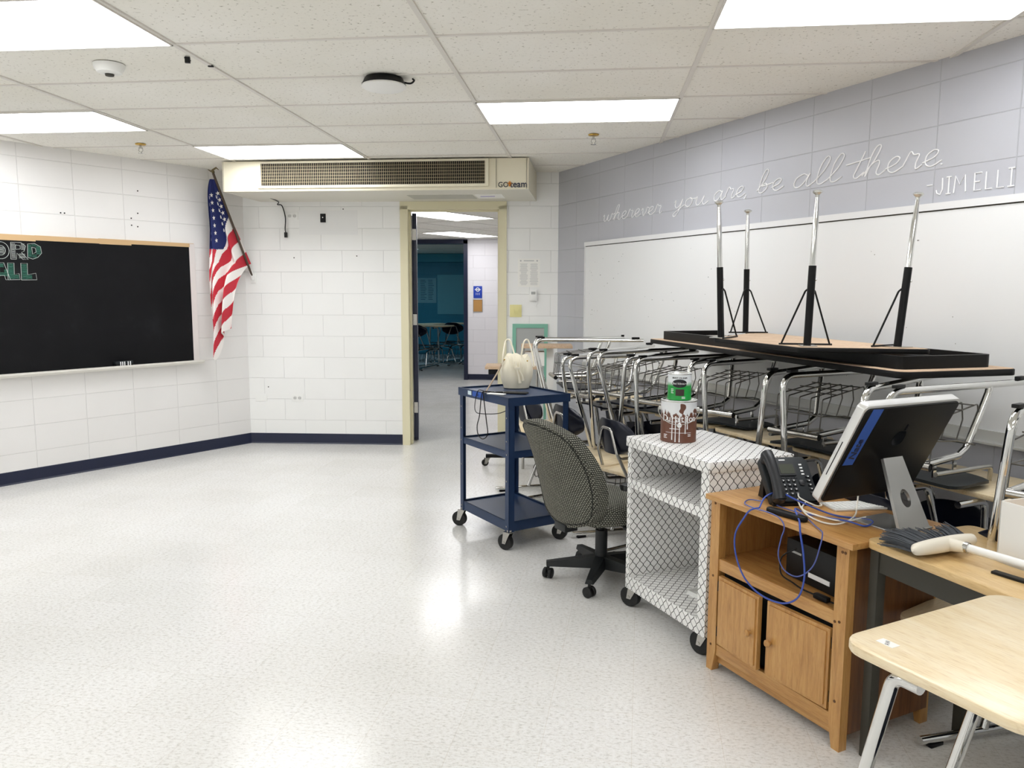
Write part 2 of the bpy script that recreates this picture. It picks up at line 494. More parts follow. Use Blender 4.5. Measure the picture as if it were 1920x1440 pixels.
# cove base
def cove(name, a, rz, x0, x1, side):
    prof = [(0, 0), (.012, 0), (.0045, .012), (.004, .1), (0, .104)]
    m = MB(); vs = []
    for x in (x0, x1):
        for d, z in prof: vs.append((x, side*d, z))
    n = len(prof); fs = [(i, (i+1) % n, n+(i+1) % n, n+i) for i in range(n)]+[tuple(range(n)), tuple(range(n, 2*n))]
    m._add(vs, fs); o = m.build(name, M_cove, smooth=False); o.location = a; o.rotation_euler = (0, 0, rz); return struct(o)
cove('baseboard_left', LC, RZ_L, 0, 6.6, 1)
cove('baseboard_far', LC, A_M, 0, D0-.005, -1)
cove('baseboard_far_right', LC, A_M, D1+.05, WL, -1)
cove('baseboard_right', RC, RZ_R, 0, 8, -1)

# ------------------------------------------------------------------ door frame and open door leaf
df = empty('door_1', LC, A_M); df['kind'] = 'structure'
m = MB()
m.box(D0-.03, D0+.045, -.018, .218, 0, DH-.01).box(D1-.045, D1+.03, -.018, .218, 0, DH-.01).box(D0-.03, D1+.03, -.018, .218, DH-.045, DH+.03)
m.box(D0+.045, D0+.06, .06, .1, 0, DH-.045).box(D1-.06, D1-.045, .06, .1, 0, DH-.045).box(D0+.045, D1-.045, .06, .1, DH-.06, DH-.045)
o = m.build('door_frame', M_frame, df, smooth=False)
lf = MB().box(0, .9, -.044, 0, .012, 2.31, bev=.002)
leaf = lf.build('door_leaf', M_navyp, df); leaf.location = (D0+.05, .2, 0); leaf.rotation_euler = (0, 0, R(99.2))
hg = MB()
for z in (.35, 1.25, 2.1): hg.cyl((-.004, .004, z-.055), (-.004, .004, z+.055), .008).box(-.001, .03, -.002, .003, z-.055, z+.055).box(-.003, 0, -.04, 0, z-.055, z+.055)
hg.build('hinge', M_chromed, leaf)
kb = MB(); kb.cyl((.83, .0, 1.0), (.83, .06, 1.0), .012).cyl((.83, .05, 1.0), (.72, .055, 1.0), .010); kb.build('door_handle', M_chromed, leaf)
pp = MB().box(.02, .025, -.075, -.07, 1.6, 1.75).build('rust_stain', M_cork, df); bpy.data.objects.remove(pp)

# ------------------------------------------------------------------ hallway and the room beyond
HY = 13.4; HH = 2.43
struct(MB().box(-8, 4, 7.98, 18.9, HH, HH+.1).build('ceiling_hall', M_ceil, smooth=False))
hx0, hx1 = -3.18, -2.235                     # opening of the far classroom
hw = MB().box(-8, hx0, HY, HY+.2, 0, HH).box(hx1, 3, HY, HY+.2, 0, HH).box(hx0, hx1, HY, HY+.2, 2.37, HH)
struct(hw.build('wall_hall', M_hallw, smooth=False))
struct(MB().box(2.9, 3, 8, HY, 0, HH).build('wall_hall_right', M_hallw, smooth=False))
struct(MB().box(-8.1, -8, 8, HY, 0, HH).build('wall_hall_left', M_hallw, smooth=False))
struct(MB().box(-8, LC.x+D0-.0, 7.99, 8.0, 0, HH).build('wall_hall_near', M_hallw, smooth=False)) if False else None
cove('baseboard_hall', Vector((0, HY, 0)), 0, hx1+.04, 2.9, -1)
d2 = empty('door_2', (0, HY, 0)); d2['kind'] = 'structure'
MB().box(hx0-.04, hx0+.03, -.02, .22, 0, 2.4).box(hx1-.03, hx1+.04, -.02, .22, 0, 2.4).box(hx0-.04, hx1+.04, -.02, .22, 2.345, 2.415).build('door_frame', M_navyp, d2, smooth=False)
RY = 18.8
struct(MB().box(-8, 2, RY, RY+.1, 0, HH).build('wall_room_beyond', M_teal, smooth=False))
struct(MB().box(-6.6, -6.5, HY+.2, RY, 0, HH).build('wall_room_beyond_left', M_teal, smooth=False))
struct(MB().box(1.0, 1.1, HY+.2, RY, 0, HH).build('wall_room_beyond_right', M_teal, smooth=False))
o = MB().box(-3.82, -2.2, RY-.03, RY, .98, 1.93).build('whiteboard', mat('teal_lit_board', '#6fb5c4', .5)); tag(o, 'pale board on the dark teal wall of the classroom across the hall', 'whiteboard')
pt = empty('wall_poster', (-4.15, RY, 1.55), 0, 'printed poster pinned to the dark teal wall across the hall', 'poster')
MB().box(-.33, .3, -.012, 0, -.3, .3).build('poster_sheet', mat('poster_pale', '#86bccb', .7), pt)
m = MB()
for c in range(3):
    for k in range(12): m.box(-.28+c*.19, -.28+c*.19+.1+.05*random.random(), -.014, -.011, .24-k*.042, .252-k*.042)
m.build('printed_lines', mat('poster_ink', '#2c5f78', .7), pt)
o = MB().box(-5.9, -1, RY-.25, RY, 2.23, 2.42).build('bulkhead', mat('teal_bulkhead', '#4aa0b5', .6)); struct(o); o.name = 'trim_1'
# hallway lamps
def troffer(name, c, rz, z, label, group, mt, frame_m=M_tbar, grp=None):
    e = empty(name, (c[0], c[1], z), rz, label, 'ceiling light', group)
    MB().box(-.6, .6, -.295, .295, -.0035, -.0005).build('diffuser', mt, e, smooth=False)
    f = MB().box(-.606, -.598, -.303, .303, -.008, .0).box(.598, .606, -.303, .303, -.008, .0).box(-.606, .606, -.303, -.295, -.008, .0).box(-.606, .606, .295, .303, -.008, .0)
    f.build('lamp_frame', frame_m, e, smooth=False); return e
troffer('ceiling_light', (-1.80, 9.30), R(62), HH, 'hallway ceiling light, the nearer one seen through the doorway', 'hallway ceiling lights', M_lamph)
troffer('ceiling_light', (-2.13, 12.42), R(62), HH, 'hallway ceiling light, the farther one seen through the doorway', 'hallway ceiling lights', M_lamph)
troffer('ceiling_light', (1.0, 10.2), R(62), HH, 'hallway ceiling light outside the view', 'hallway ceiling lights', M_lamph)
troffer('ceiling_light', (-5.2, 11.0), R(62), HH, 'hallway ceiling light far to the side', 'hallway ceiling lights', M_lamph)
troffer('ceiling_light', (-4.4, 16.4), 0, HH, 'unseen ceiling light added to brighten the teal classroom', 'added light of the teal classroom', M_roomfill)  # added lamp, brightens the dark room beyond the hall
m = MB()
hd = Vector((math.cos(R(62)), math.sin(R(62)), 0)); hn = Vector((-hd.y, hd.x, 0)); ho = Vector((-1.8, 9.3, 0))
def clip_line(p, d):
    lo, hi = -20, 20
    for c, a_, b_ in ((0, -7.9, 2.85), (1, 8.05, 13.35)):
        t0, t1 = (a_-p[c])/d[c], (b_-p[c])/d[c]; lo = max(lo, min(t0, t1)); hi = min(hi, max(t0, t1))
    return (p+d*lo, p+d*hi) if hi > lo else None
for base, d, st, wd in ((ho-hn*.305, hd, hn*.61, .011), (ho-hd*.61, hn, hd*1.2192, .011)):
    for k in range(-14, 14):
        q = clip_line(base+st*k, d)
        if not q: continue
        T = Matrix.Translation(q[0]+Vector((0, 0, HH))) @ Matrix.Rotation(math.atan2(d.y, d.x), 4, 'Z')
        m.box(0, (q[1]-q[0]).length, -wd, wd, -.003, .001, T)
o = m.build('ceiling_hall_grid', M_tbar, smooth=False); o.name = 'trim_2'; struct(o)
# signs on the hall wall
sg = empty('room_sign', (-2.02, HY, 1.42), 0, 'blue room number sign on the white hallway wall', 'sign')
MB().box(-.075, .075, -.012, 0, .0, .205, bev=.003).build('sign_plate', M_signb, sg)
m = MB(); m.tube([(.0+.03*math.cos(a), -.014, .145+.03*math.sin(a)) for a in [2*PI*i/20 for i in range(20)]], .007, 6, closed=True)
m.box(-.05, .05, -.016, -.012, .138, .152); m.build('white_emblem', M_text_w, sg)
text('lettering', '111', .055, M_text_w, sg, (0, -.0135, .07), (PI/2, 0, 0))
ck = empty('cork_panel', (-2.02, HY, 1.19), 0, 'small square cork panel under the blue hallway sign', 'pinboard')
MB().box(-.075, .075, -.01, 0, .0, .2).build('cork_sheet', M_cork, ck, smooth=False)
MB().box(-.08, .08, -.014, 0, -.006, 0).box(-.08, .08, -.014, 0, .2, .206).box(-.082, -.075, -.014, 0, -.006, .206).box(.075, .082, -.014, 0, -.006, .206).build('panel_frame', M_alu, ck, smooth=False)

# ------------------------------------------------------------------ ceiling lights of the classroom
def cell(cx, ry): return (GX+(cx+.5)*TX, GY+(ry+.5)*TY)
lights = [((0, 2), 'lit ceiling panel between the black wireless unit and the grey wall'),
          ((1, -1), 'lit ceiling panel cut by the top edge above the grey wall'),
          ((-2, -1), 'lit ceiling panel above the white smoke detector, cut by the top edge'),
          ((-3, 2), 'lit ceiling panel nearest the chalkboard wall'),
          ((-2, 4), 'lit ceiling panel right in front of the cream air unit'),
          ((1, -5), 'lit ceiling panel behind the viewer by the grey wall'), ((-2, -5), 'lit ceiling panel behind the viewer in the middle'),
          ((-4, -2), 'lit ceiling panel off to the left of the view'), ((1, -9), 'lit ceiling panel near the back wall by the grey side'), ((-2, -9), 'lit ceiling panel near the back wall, middle'),
          ((-4, -6), 'lit ceiling panel near the back wall on the chalkboard side')]
for (c, r), lb in lights:
    x, y = cell(c, r); troffer('ceiling_light', (x, y), 0, H-.001, lb, 'classroom ceiling lights', M_lamp)

# sprinklers
def sprinkler(x, y, lb):
    e = empty('sprinkler_head', (x, y, H), 0, lb, 'sprinkler', 'fire sprinklers')
    MB().lathe([(0, 0), (.04, -.001), (.036, -.008), (.014, -.012), (0, -.012)], seg=20).build('escutcheon', M_brass, e)
    m = MB(); m.cyl((0, 0, -.01), (0, 0, -.03), .008).tube([(-.012, 0, -.028), (-.017, 0, -.05), (0, 0, -.068)], .0028, 6).tube([(.012, 0, -.028), (.017, 0, -.05), (0, 0, -.068)], .0028, 6)
    m.box(-.014, .014, -.006, .006, -.034, -.026); m.build('sprinkler_frame', M_chromed, e)
    MB().lathe([(0, -.066), (.02, -.067), (.02, -.071), (0, -.072)], seg=14).build('deflector', M_chromed, e)
sprinkler(-3.55, 5.93, 'sprinkler head on the ceiling near the chalkboard wall')
sprinkler(-.035, 5.87, 'sprinkler head on the ceiling near the grey wall')
sd = empty('smoke_detector', (-2.463, 3.87, H), 0, 'round white smoke detector on the ceiling', 'smoke detector')
MB().lathe([(0, 0), (.075, 0), (.074, -.014), (.058, -.04), (.03, -.047), (0, -.047)]).build('detector_body', M_white, sd)
MB().lathe([(.0, -.046), (.022, -.047), (.02, -.056), (0, -.057)]).build('detector_grille', M_greyd, sd)
ap = empty('wireless_unit', (-1.147, 4.25, H), 0, 'flat round white and black wireless unit on the ceiling', 'wireless access point')
MB().lathe([(0, 0), (.10, 0), (.11, -.02), (.118, -.035), (.112, -.042)]).build('mount_ring', M_black, ap)
MB().lathe([(.116, -.036), (.119, -.045), (.105, -.056), (.06, -.062), (0, -.063)]).build('unit_cover', M_white, ap)
MB().tube(smooth_path([(.09, 0, -.02), (.14, .01, -.028), (.16, .02, -.012), (.15, .03, .0)]), .005, 8).build('unit_cable', M_black, ap)
for i, (x, y) in enumerate([(-1.998, 3.78), (-1.955, 3.93)]):
    e = empty('ceiling_clip', (x, y, H), .3, ['small black clip on the ceiling grid beside the smoke detector', 'tiny dark hook on the ceiling grid farther from the smoke detector'][i], 'clip')
    MB().box(-.012, .012, -.008, .008, -.008 if i else -.03, -.002).cyl((-.014, 0, -.005), (.014, 0, -.02 if not i else -.006), .004).build('clip_body', M_black, e)

# ------------------------------------------------------------------ air unit over the door
ac = empty('air_unit', (0, 0, 0), 0, 'long cream air handling unit hung at the ceiling over the doorway', 'air conditioner')
AX0, AX1, AY0, AZ0 = -3.295, -.583, 6.76, 2.405
# casing follows the far wall at its rear
p = [(AX0, AY0), (AX1, AY0+.02), (AX1, FW(2.87).y-.004), (AX0, FW(.17).y-.004)]
m = MB().prism(p, AZ0, H-.006); m.build('unit_casing', M_cream, ac, smooth=False)
m = MB(); gx0, gx1, gz0, gz1 = -2.94, -.955, 2.452, 2.642
fy = AY0-.004
m.box(gx0-.03, gx1+.03, fy-.006, AY0+.01, gz1, gz1+.018).box(gx0-.03, gx1+.03, fy-.006, AY0+.01, gz0-.022, gz0).box(gx0-.03, gx0, fy-.006, AY0+.01, gz0, gz1).box(gx1, gx1+.03, fy-.006, AY0+.022, gz0, gz1)
m.build('grille_frame', M_cream, ac, smooth=False)
MB().box(gx0, gx1, fy+.0, AY0+.0035, gz0, gz1).build('grille_shade_sheet', M_dark, ac, smooth=False)  # flat black sheet paints the shade behind the grille bars
m = MB(); n = 118
for i in range(n):
    x = gx0+(i+.5)*(gx1-gx0)/n; m.box(x-.0012, x+.0012, fy-.006, fy, gz0, gz1)
for i in range(1, 7): z = gz0+(gz1-gz0)*i/7; m.box(gx0, gx1, fy-.005, fy+.001, z-.0011, z+.0011)
m.build('grille', mat('tan_grille', '#bcae8e', .5), ac, smooth=False)
m = MB().box(AX1-.28, AX1-.277, AY0-.006+.015, AY0+.025, AZ0+.012, H-.01).box(AX0+.006, AX0+.009, AY0-.002, AY0+.02, AZ0, H-.01).box(AX1-.02, AX1-.017, AY0+.012, AY0+.03, AZ0, H-.01)
m.build('panel_seam', mat('seam_grey', '#8d8a7d', .6), ac, smooth=False)
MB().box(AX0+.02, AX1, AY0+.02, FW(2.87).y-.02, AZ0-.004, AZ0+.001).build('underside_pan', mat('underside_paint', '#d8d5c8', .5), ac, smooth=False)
m = MB().box(-1.72, -1.12, 7.1, 7.4, AZ0-.006, AZ0-.003); m.build('filter_slot', mat('slot_grey', '#b3b2a6', .5), ac, smooth=False)
m = MB().box(-1.10, -.85, 7.08, 7.38, AZ0-.007, AZ0-.003); m.build('paper_sticker', M_paper, ac, smooth=False)
m = MB().box(-1.06, -.93, 7.2, 7.23, AZ0-.0085, AZ0-.006); m.build('purple_writing', M_purple, ac, smooth=False)
tz = 2.44; ty = AY0+.010
text('lettering', 'GO', .062, M_text_k, ac, (-.80, ty-.0, tz), (PI/2, 0, 0), xs=.95, off=.0006)
text('lettering', 'team', .078, M_navyp, ac, (-.668, ty+.003, tz+.003), (PI/2, 0, 0), xs=.95, off=.0012)
MB().box(-.752, -.738, ty-.001, ty+.006, tz-.012, tz+.03).box(-.762, -.728, ty-.001, ty+.006, tz+.008, tz+.016).build('orange_mark', M_orange, ac, smooth=False)
cord = MB(); pts = smooth_path([FW(.38, .3, 2.405), FW(.39, .1, 2.39), FW(.36, .04, 2.37), FW(.40, .03, 2.36), FW(.43, .03, 2.25), FW(.425, .03, 2.14), FW(.43, .03, 2.10)])
cord.tube(pts, .005, 8); e = empty('hanging_cable', (0, 0, 0), 0, 'black power cord hanging from the cream air unit with its plug loose', 'power cord')
cord.build('cord', M_black, e); p0 = FW(.43, .03, 2.085)
MB().box(-.013, .013, -.012, .012, -.03, .02, T=Matrix.Translation(p0), bev=.003).build('plug', M_black, e)
MB().tube(smooth_path([FW(-.25+.25, .35, 2.62), FW(.02, .2, 2.60), FW(.16, .1, 2.60)]), .004, 6).build('ceiling_cable', M_black, e)

# ------------------------------------------------------------------ fittings on the far wall
def outlet(u, z, lb, duplex=True, w=.115, h=.075):
    e = empty('power_outlet', FW(u, 0, z), A_M, lb, 'outlet')
    MB().box(-w/2, w/2, -.006, 0, -h/2, h/2, bev=.002).build('cover_plate', M_white, e)
    if duplex:
        m = MB()
        for x in (-.024, .024): m.cyl((x, -.0055, 0), (x, -.010, 0), .018)
        m.build('socket', mat('socket_grey', '#d3d3d0', .4), e)
        m = MB()
        for x in (-.024, .024): m.box(x-.008, x-.005, -.0108, -.009, -.006, .004).box(x+.005, x+.008, -.0108, -.009, -.006, .004)
        m.build('slots', M_black, e, smooth=False)
    return e
U = lambda a: WL-a
outlet(U(2.606), 2.265, 'white twin outlet high on the far wall under the air unit')
outlet(U(2.606), .466, 'white twin outlet low on the far wall above the navy baseboard')
outlet(U(2.977), .467, 'blank white cover plate low on the far wall near the corner', False)
e = empty('black_box', FW(U(2.30), 0, 2.244), A_M, 'small black open switch box high on the far wall', 'switch box')
MB().box(-.026, .026, -.012, 0, -.042, .042, bev=.002).build('box_body', M_black, e)
MB().cyl((0, -.012, .005), (0, -.016, .005), .006).build('screw', M_chromed, e)
MB().box(-.24, .34, -.0015, 0, -.16, .075).build('paint_patch', mat('patch_paint', '#ebebea', .45), e, smooth=False).location = (0, .0, 0)
e = empty('light_switch', FW(U(.41), 0, 1.348), A_M, 'ivory double light switch beside the doorway', 'light switch')
MB().box(-.058, .058, -.007, 0, -.06, .06, bev=.002).build('cover_plate', M_ivory, e)
MB().box(-.028, -.018, -.018, -.006, -.012, .014).build('toggle', M_ivory, e); MB().box(.018, .028, -.018, -.006, -.014, .012).build('toggle', M_ivory, e)
e = empty('thermostat', FW(U(.238), 0, 1.50), A_M, 'small white wall thermostat under the paper notice', 'thermostat')
MB().box(-.035, .035, -.03, 0, -.055, .055, bev=.005).build('thermostat_body', M_white, e)
MB().box(-.02, .02, -.034, -.029, .01, .035).build('display', M_greyb, e)
MB().tube(smooth_path([(.03, -.01, -.05), (.045, -.01, -.07), (.03, -.01, -.09), (.035, -.01, -.12)]), .003, 6).build('thermostat_wire', M_white, e)
e = empty('paper_notice', FW(U(.283), 0, 1.718), A_M, 'white printed paper notice taped to the wall beside the doorway', 'notice')
MB().box(-.108, .108, -.002, 0, -.137, .137).build('paper_sheet', M_paper, e, smooth=False)
m = MB()
for k in range(22):
    for c in (-1, 1):
        w = .05+.035*random.random(); m.box(c*.05-w/2, c*.05+w/2, -.0028, -.0015, .085-k*.0096, .0882-k*.0096)
m.box(-.05, .05, -.0028, -.0015, .112, .12).cyl((-.08, -.0028, .116), (-.08, -.0015, .116), .008).cyl((.08, -.0028, .116), (.08, -.0015, .116), .008)
m.build('printed_lines', mat('faint_ink', '#bdbdbe', .7), e, smooth=False)
# plug holes and marks in the walls
m = MB()
for al, z in [(1.06, 2.207), (1.066, 2.091), (1.12, 2.10), (1.12, 2.16), (1.05, 2.40), (1.70, 2.16), (1.67, 2.16)]: m.cyl((al, .001, z), (al, .004, z), .006, seg=8)
o = m.build('trim_3', M_black); o.location = LC; o.rotation_euler = (0, 0, RZ_L); struct(o)
m = MB()
for al, z in [(1.974, 1.878), (2.60, 1.86), (2.90, .575), (2.1, 2.33), (.55, 2.5)]: m.cyl((WL-al, -.001, z), (WL-al, -.003, z), .006, seg=8)
o = m.build('trim_4', M_greyd); o.location = LC; o.rotation_euler = (0, 0, A_M); struct(o)

# ------------------------------------------------------------------ chalkboard on the left wall
cb = empty('chalkboard', LC, RZ_L, 'long black chalkboard with raw wood top strip on the left wall', 'chalkboard')
a0, a1, z0, z1 = .60, 4.2, .885, 1.935
MB().box(a0, a1, .0, .018, z0, z1).build('writing_surface', M_chalkb, cb, smooth=False)
m = MB(); x = a0-.05
while x < a1:
    l = .25+.3*random.random(); m.box(x, min(x+l, a1), 0, .016+.006*random.random(), z1-.004-.012*random.random(), z1+.03+.006*random.random()); x += l
m.build('wood_strip', M_tan, cb, smooth=False)
MB().box(a0-.055, a0-.008, 0, .02, z0-.01, z1+.03).box(a0-.008, a0, 0, .019, z0, z1).build('side_strip', M_palef, cb, smooth=False)
m = MB(); prof = [(0, z0-.008), (.085, z0-.008), (.092, z0+.012), (.084, z0+.01), (.084, z0+.0), (0, z0+.002)]
prof = [(0, z0-.035), (.07, z0-.03), (.085, z0-.012), (.085, z0+.004), (.079, z0+.004), (.077, z0-.006), (0, z0-.004)]
n = len(prof); vs = [(x, d, z) for x in (a0-.07, a1) for d, z in prof]
m._add(vs, [(i, (i+1) % n, n+(i+1) % n, n+i) for i in range(n)]+[tuple(range(n)), tuple(range(n, 2*n))]); m.build('chalk_tray', mat('tray_paint', '#dedbd3', .5), cb, smooth=False)
er = empty('chalkboard_eraser', LC+LT*1.28+Vector((.5*.1, -.02, 0)), RZ_L, 'black and white felt eraser lying on the chalk tray', 'eraser')
er.location = LC+LT*1.28+Vector((-LT.y, LT.x, 0))*-0.0; nrm = Vector((-LT.y, LT.x, 0)); 
er.location = LC+LT*1.28+(nrm if nrm.x > 0 else -nrm)*.045+Vector((0, 0, z0-.0045))
MB().box(-.075, .075, -.022, .022, 0, .022, bev=.003).build('felt_pad', M_black, er)
MB().box(-.078, .078, -.024, .024, .022, .045, bev=.004).build('eraser_back', M_char, er)
m = MB()
for x in (-.05, -.03, .0, .018, .035): m.box(x-.004, x+.004, .0242, .0256, .004, .042)
m.build('white_print', M_text_w, er, smooth=False)
# chalk lettering (outlined block letters), local wall frame: x grows towards the viewer -> mirrored letters
def chalk(pts, c, z, s, m):
    # pts in letter space (0..1 right, up); as seen from the room, right = -x
    P = [(c-px*s, .0195, z+py*s) for px, py in pts]
    m.tube(P+[P[0]], .0016, 5)
def hatch(pts_box, c, z, s, m):
    x0, x1, y0, y1 = pts_box; n = int((y1-y0)*s/.007)
    for k in range(max(n, 1)):
        zz = y0+(k+.5)*(y1-y0)/max(n, 1)
        m.tube([(c-x0*s, .019, z+zz*s), (c-(x0+x1)/2*s, .019, z+zz*s+.003*random.random()), (c-x1*s, .019, z+zz*s)], .0011, 4)
mw, mg = MB(), MB()
s = .13
def ell(cx, cy, rx, ry, n=22): return [(cx+rx*math.cos(2*PI*i/n), cy+ry*math.sin(2*PI*i/n)) for i in range(n)]
zt = 1.775
cO = 2.22
chalk(ell(.45, .5, .45, .5), cO, zt, s, mw); chalk(ell(.45, .5, .25, .28), cO, zt, s, mw); hatch((.26, .64, .3, .7), cO, zt, s, mw)
cR = 2.095
chalk([(0, 0), (.05, 1), (.6, 1), (.85, .8), (.75, .5), (.6, .42), (.95, .0), (.65, .0), (.35, .36), (.3, 0)], cR, zt, s, mw)
chalk([(.3, .85), (.55, .82), (.55, .62), (.3, .58)], cR, zt, s, mw); hatch((.06, .28, .05, .95), cR, zt, s, mw); hatch((.6, .8, .55, .95), cR, zt, s, mw); hatch((.45, .8, .05, .35), cR, zt, s, mw)
cD = 1.975
chalk([(0, .1), (.05, .95), (.45, 1), (.8, .8), (.85, .4), (.6, .12), (.3, .0)], cD, zt+.005, s*.95, mw); chalk([(.28, .75), (.5, .7), (.52, .45), (.3, .32)], cD, zt+.005, s*.95, mw)
for bx_ in ((.04, .25, .12, .9), (.54, .8, .3, .85), (.28, .55, .78, .95), (.28, .55, .08, .3)): hatch(bx_, cD, zt+.005, s*.95, mg)
zb = 1.615
cW = 2.33
chalk([(0, 1), (.1, 0), (.35, 0), (.5, .5), (.65, 0), (.9, 0), (1, 1), (.8, 1), (.75, .4), (.6, .9), (.4, .9), (.25, .4), (.2, 1)], cW+.03, zt, s, mw)
chalk([(0, 1), (.1, 0), (.35, 0), (.5, .5), (.65, 0), (.9, 0), (1, 1), (.8, 1), (.75, .4), (.6, .9), (.4, .9), (.25, .4), (.2, 1)], 2.365, zb, s, mw)
cA = 2.225
chalk([(0, 0), (.35, 1), (.6, 1), (.9, 0), (.65, 0), (.6, .25), (.35, .25), (.28, 0)], cA, zb, s, mw); hatch((.2, .38, .2, .8), cA, zb, s, mg); hatch((.6, .8, .2, .6), cA, zb, s, mg); hatch((.36, .6, .25, .42), cA, zb, s, mg); hatch((.38, .58, .72, .95), cA, zb, s, mg)
for cL in (2.125, 2.03):
    chalk([(0, 0), (.04, 1), (.38, 1), (.36, .32), (.62, .38), (.66, .02)], cL, zb, s, mw) if cL > 2.1 else chalk([(0, 0), (.02, 1), (.38, 1), (.36, .32), (.82, .42), (.86, .02)], cL, zb, s, mw)
    hatch((.05, .34, .05, .95), cL, zb, s, mg); hatch((.34, .6, .06, .3), cL, zb, s, mg)
mw.build('chalk_lettering', M_chalkw, cb); mg.build('chalk_shading', M_chalkg, cb)

# ------------------------------------------------------------------ whiteboard and painted quote on the grey wall
wb = empty('whiteboard', RC, RZ_R, 'long white board across the grey block wall', 'whiteboard')
b0, b1, bz0, bz1 = .57, 7.2, .90, 1.945
MB().box(b0, b1, -.016, 0, bz0, bz1).build('writing_surface', M_wb, wb, smooth=False)
MB().box(b0-.012, b1, -.026, 0, bz1, bz1+.035).box(b0-.012, b0, -.022, 0, bz0, bz1).build('board_frame', M_wbf, wb, smooth=False)
MB().box(b0, b1, -.0175, -.015, bz1-.006, bz1).build('frame_shadow_strip', M_greyd, wb, smooth=False)  # dark strip painted as the shadow line under the top frame
MB().box(b0-.012, b1, -.03, 0, bz0-.05, bz0).box(b0-.012, b1, -.075, -.0, bz0-.058, bz0-.05).build('marker_tray', M_tray, wb, smooth=False)
m = MB()
for k in range(60):
    al = .7+random.random()*3.6; z = 1.0+random.random()*.85
    if random.random() < .35: al = .65+random.random()*.6; z = 1.2+random.random()*.65
    m.box(al, al+.003+.012*random.random()*(random.random() < .3), -.0168, -.0155, z, z+.003+.004*random.random())
m.build('scuff_marks', mat('scuff', '#8b8b88', .8), wb, smooth=False)

G = {  # cursive strokes, x-height 1
 'w': ([[(0, .7), (.12, .95), (.12, .35), (.22, .03), (.42, .2), (.55, .9), (.52, .3), (.65, .03), (.85, .25), (.95, .95), (1.1, .85), (1.25, .95)]], 1.2),
 'h': ([[(-.05, .1), (.3, 1.0), (.45, 1.9), (.3, 2.0), (.15, 1.4), (.08, .0), (.2, .7), (.45, 1.0), (.55, .8), (.5, .2), (.65, .0), (.85, .25)]], .85),
 'e': ([[(0, .3), (.35, .55), (.45, .9), (.28, 1.02), (.08, .7), (.12, .18), (.35, 0), (.65, .3)]], .65),
 'r': ([[(0, .3), (.15, 1.15), (.3, .95), (.5, .9), (.45, .4), (.5, .0), (.7, .2)]], .7),
 'R': ([[(.2, 1.15), (.1, .0), (.2, .7), (.45, 1.0), (.75, .8), (1.0, .9)]], .85),
 'v': ([[(0, .7), (.15, .95), (.2, .4), (.3, .0), (.5, .5), (.55, 1), (.75, .9)]], .7),
 'y': ([[(0, .7), (.1, .95), (.1, .4), (.25, .05), (.45, .3), (.6, 1), (.5, .1), (.35, -.75), (.15, -.9), (.1, -.6), (.45, -.1), (.8, .3)]], .8),
 'o': ([[(.35, .98), (.1, .75), (.08, .25), (.3, 0), (.5, .3), (.5, .8), (.32, 1), (.45, .85), (.75, .85)]], .72),
 'u': ([[(0, .7), (.12, .95), (.1, .3), (.25, .0), (.45, .25), (.6, .98), (.55, .3), (.7, 0), (.95, .3)]], .85),
 'a': ([[(.55, .85), (.35, 1.0), (.1, .7), (.08, .2), (.25, .0), (.45, .3), (.62, 1.0), (.55, .4), (.65, 0), (.9, .3)]], .85),
 'b': ([[(0, .2), (.3, 1.1), (.4, 1.9), (.25, 2.0), (.12, 1.3), (.1, .2), (.3, 0), (.52, .4), (.4, .8), (.2, .6), (.5, .65), (.8, .75)]], .75),
 'l': ([[(0, .2), (.3, 1.0), (.42, 1.8), (.28, 2.0), (.12, 1.3), (.12, .3), (.28, 0), (.55, .3)]], .5),
 't': ([[(.35, 1.8), (.15, .6), (.1, .15), (.25, 0), (.5, .35)], [(-.35, 1.05), (.1, 1.15), (.65, 1.3)]], .5),
 ',': ([[(.05, .12), (.08, 0), (0, -.25)]], .3), '.': ([[(0, .05), (.04, .02), (.05, .06)]], .3)}
q = empty('wall_quote', RC, RZ_R, 'white hand-painted cursive quotation on the grey wall above the board', 'wall lettering')
def write(word, al, z, s, sx, name):
    m = MB(); x = 0
    for ch in word:
        st, adv = G[ch]
        for pts in st:
            P = [(al+(x+px+.12*py)*sx, -.003, z+py*s) for px, py in pts]
            m.tube(smooth_path(P, 5), .0034*(s/.075)**.3, 6)
        x += adv
    return m.build(name, M_text_w, q)
write('wherever', .84, 2.14, .060, .145, 'painted_word'); write('you', 1.87, 2.155, .062, .165, 'painted_word'); write('are,', 2.33, 2.165, .065, .15, 'painted_word')
write('be', 2.77, 2.17, .068, .17, 'painted_word'); write('all', 3.08, 2.165, .074, .20, 'painted_word'); write('there.', 3.53, 2.165, .076, .165, 'painted_word')
m = MB()
def caps(strokes, al, z, s, w):
    for st in strokes: m.tube([(al+px*w, -.003, z+py*s) for px, py in st], .0034, 6)
cz, cs = 2.02, .08
caps([[(0, .5), (1, .5)]], 4.015, cz+.012, cs, .03)
caps([[(.7, 1), (.75, .3), (.5, 0), (.1, .1), (0, .3)]], 4.068, cz, cs, .045)
caps([[(.0, 1), (1, 1)], [(.5, 1), (.5, 0)], [(0, 0), (1, 0)]], 4.122, cz, cs, .026)
caps([[(0, 0), (.1, 1), (.5, .45), (.9, 1), (1, 0)]], 4.163, cz, cs, .062)
caps([[(1, 1), (0, 1), (0, 0), (1, 0)], [(0, .5), (.8, .5)]], 4.268, cz, cs, .035)
caps([[(0, 1), (0, 0), (1, 0)]], 4.325, cz, cs, .033); caps([[(0, 1), (0, 0), (1, 0)]], 4.38, cz, cs, .033)
caps([[(.0, 1), (1, 1)], [(.5, 1), (.5, 0)], [(0, 0), (1, 0)]], 4.43, cz, cs, .03)
m.build('painted_name', M_text_w, q)

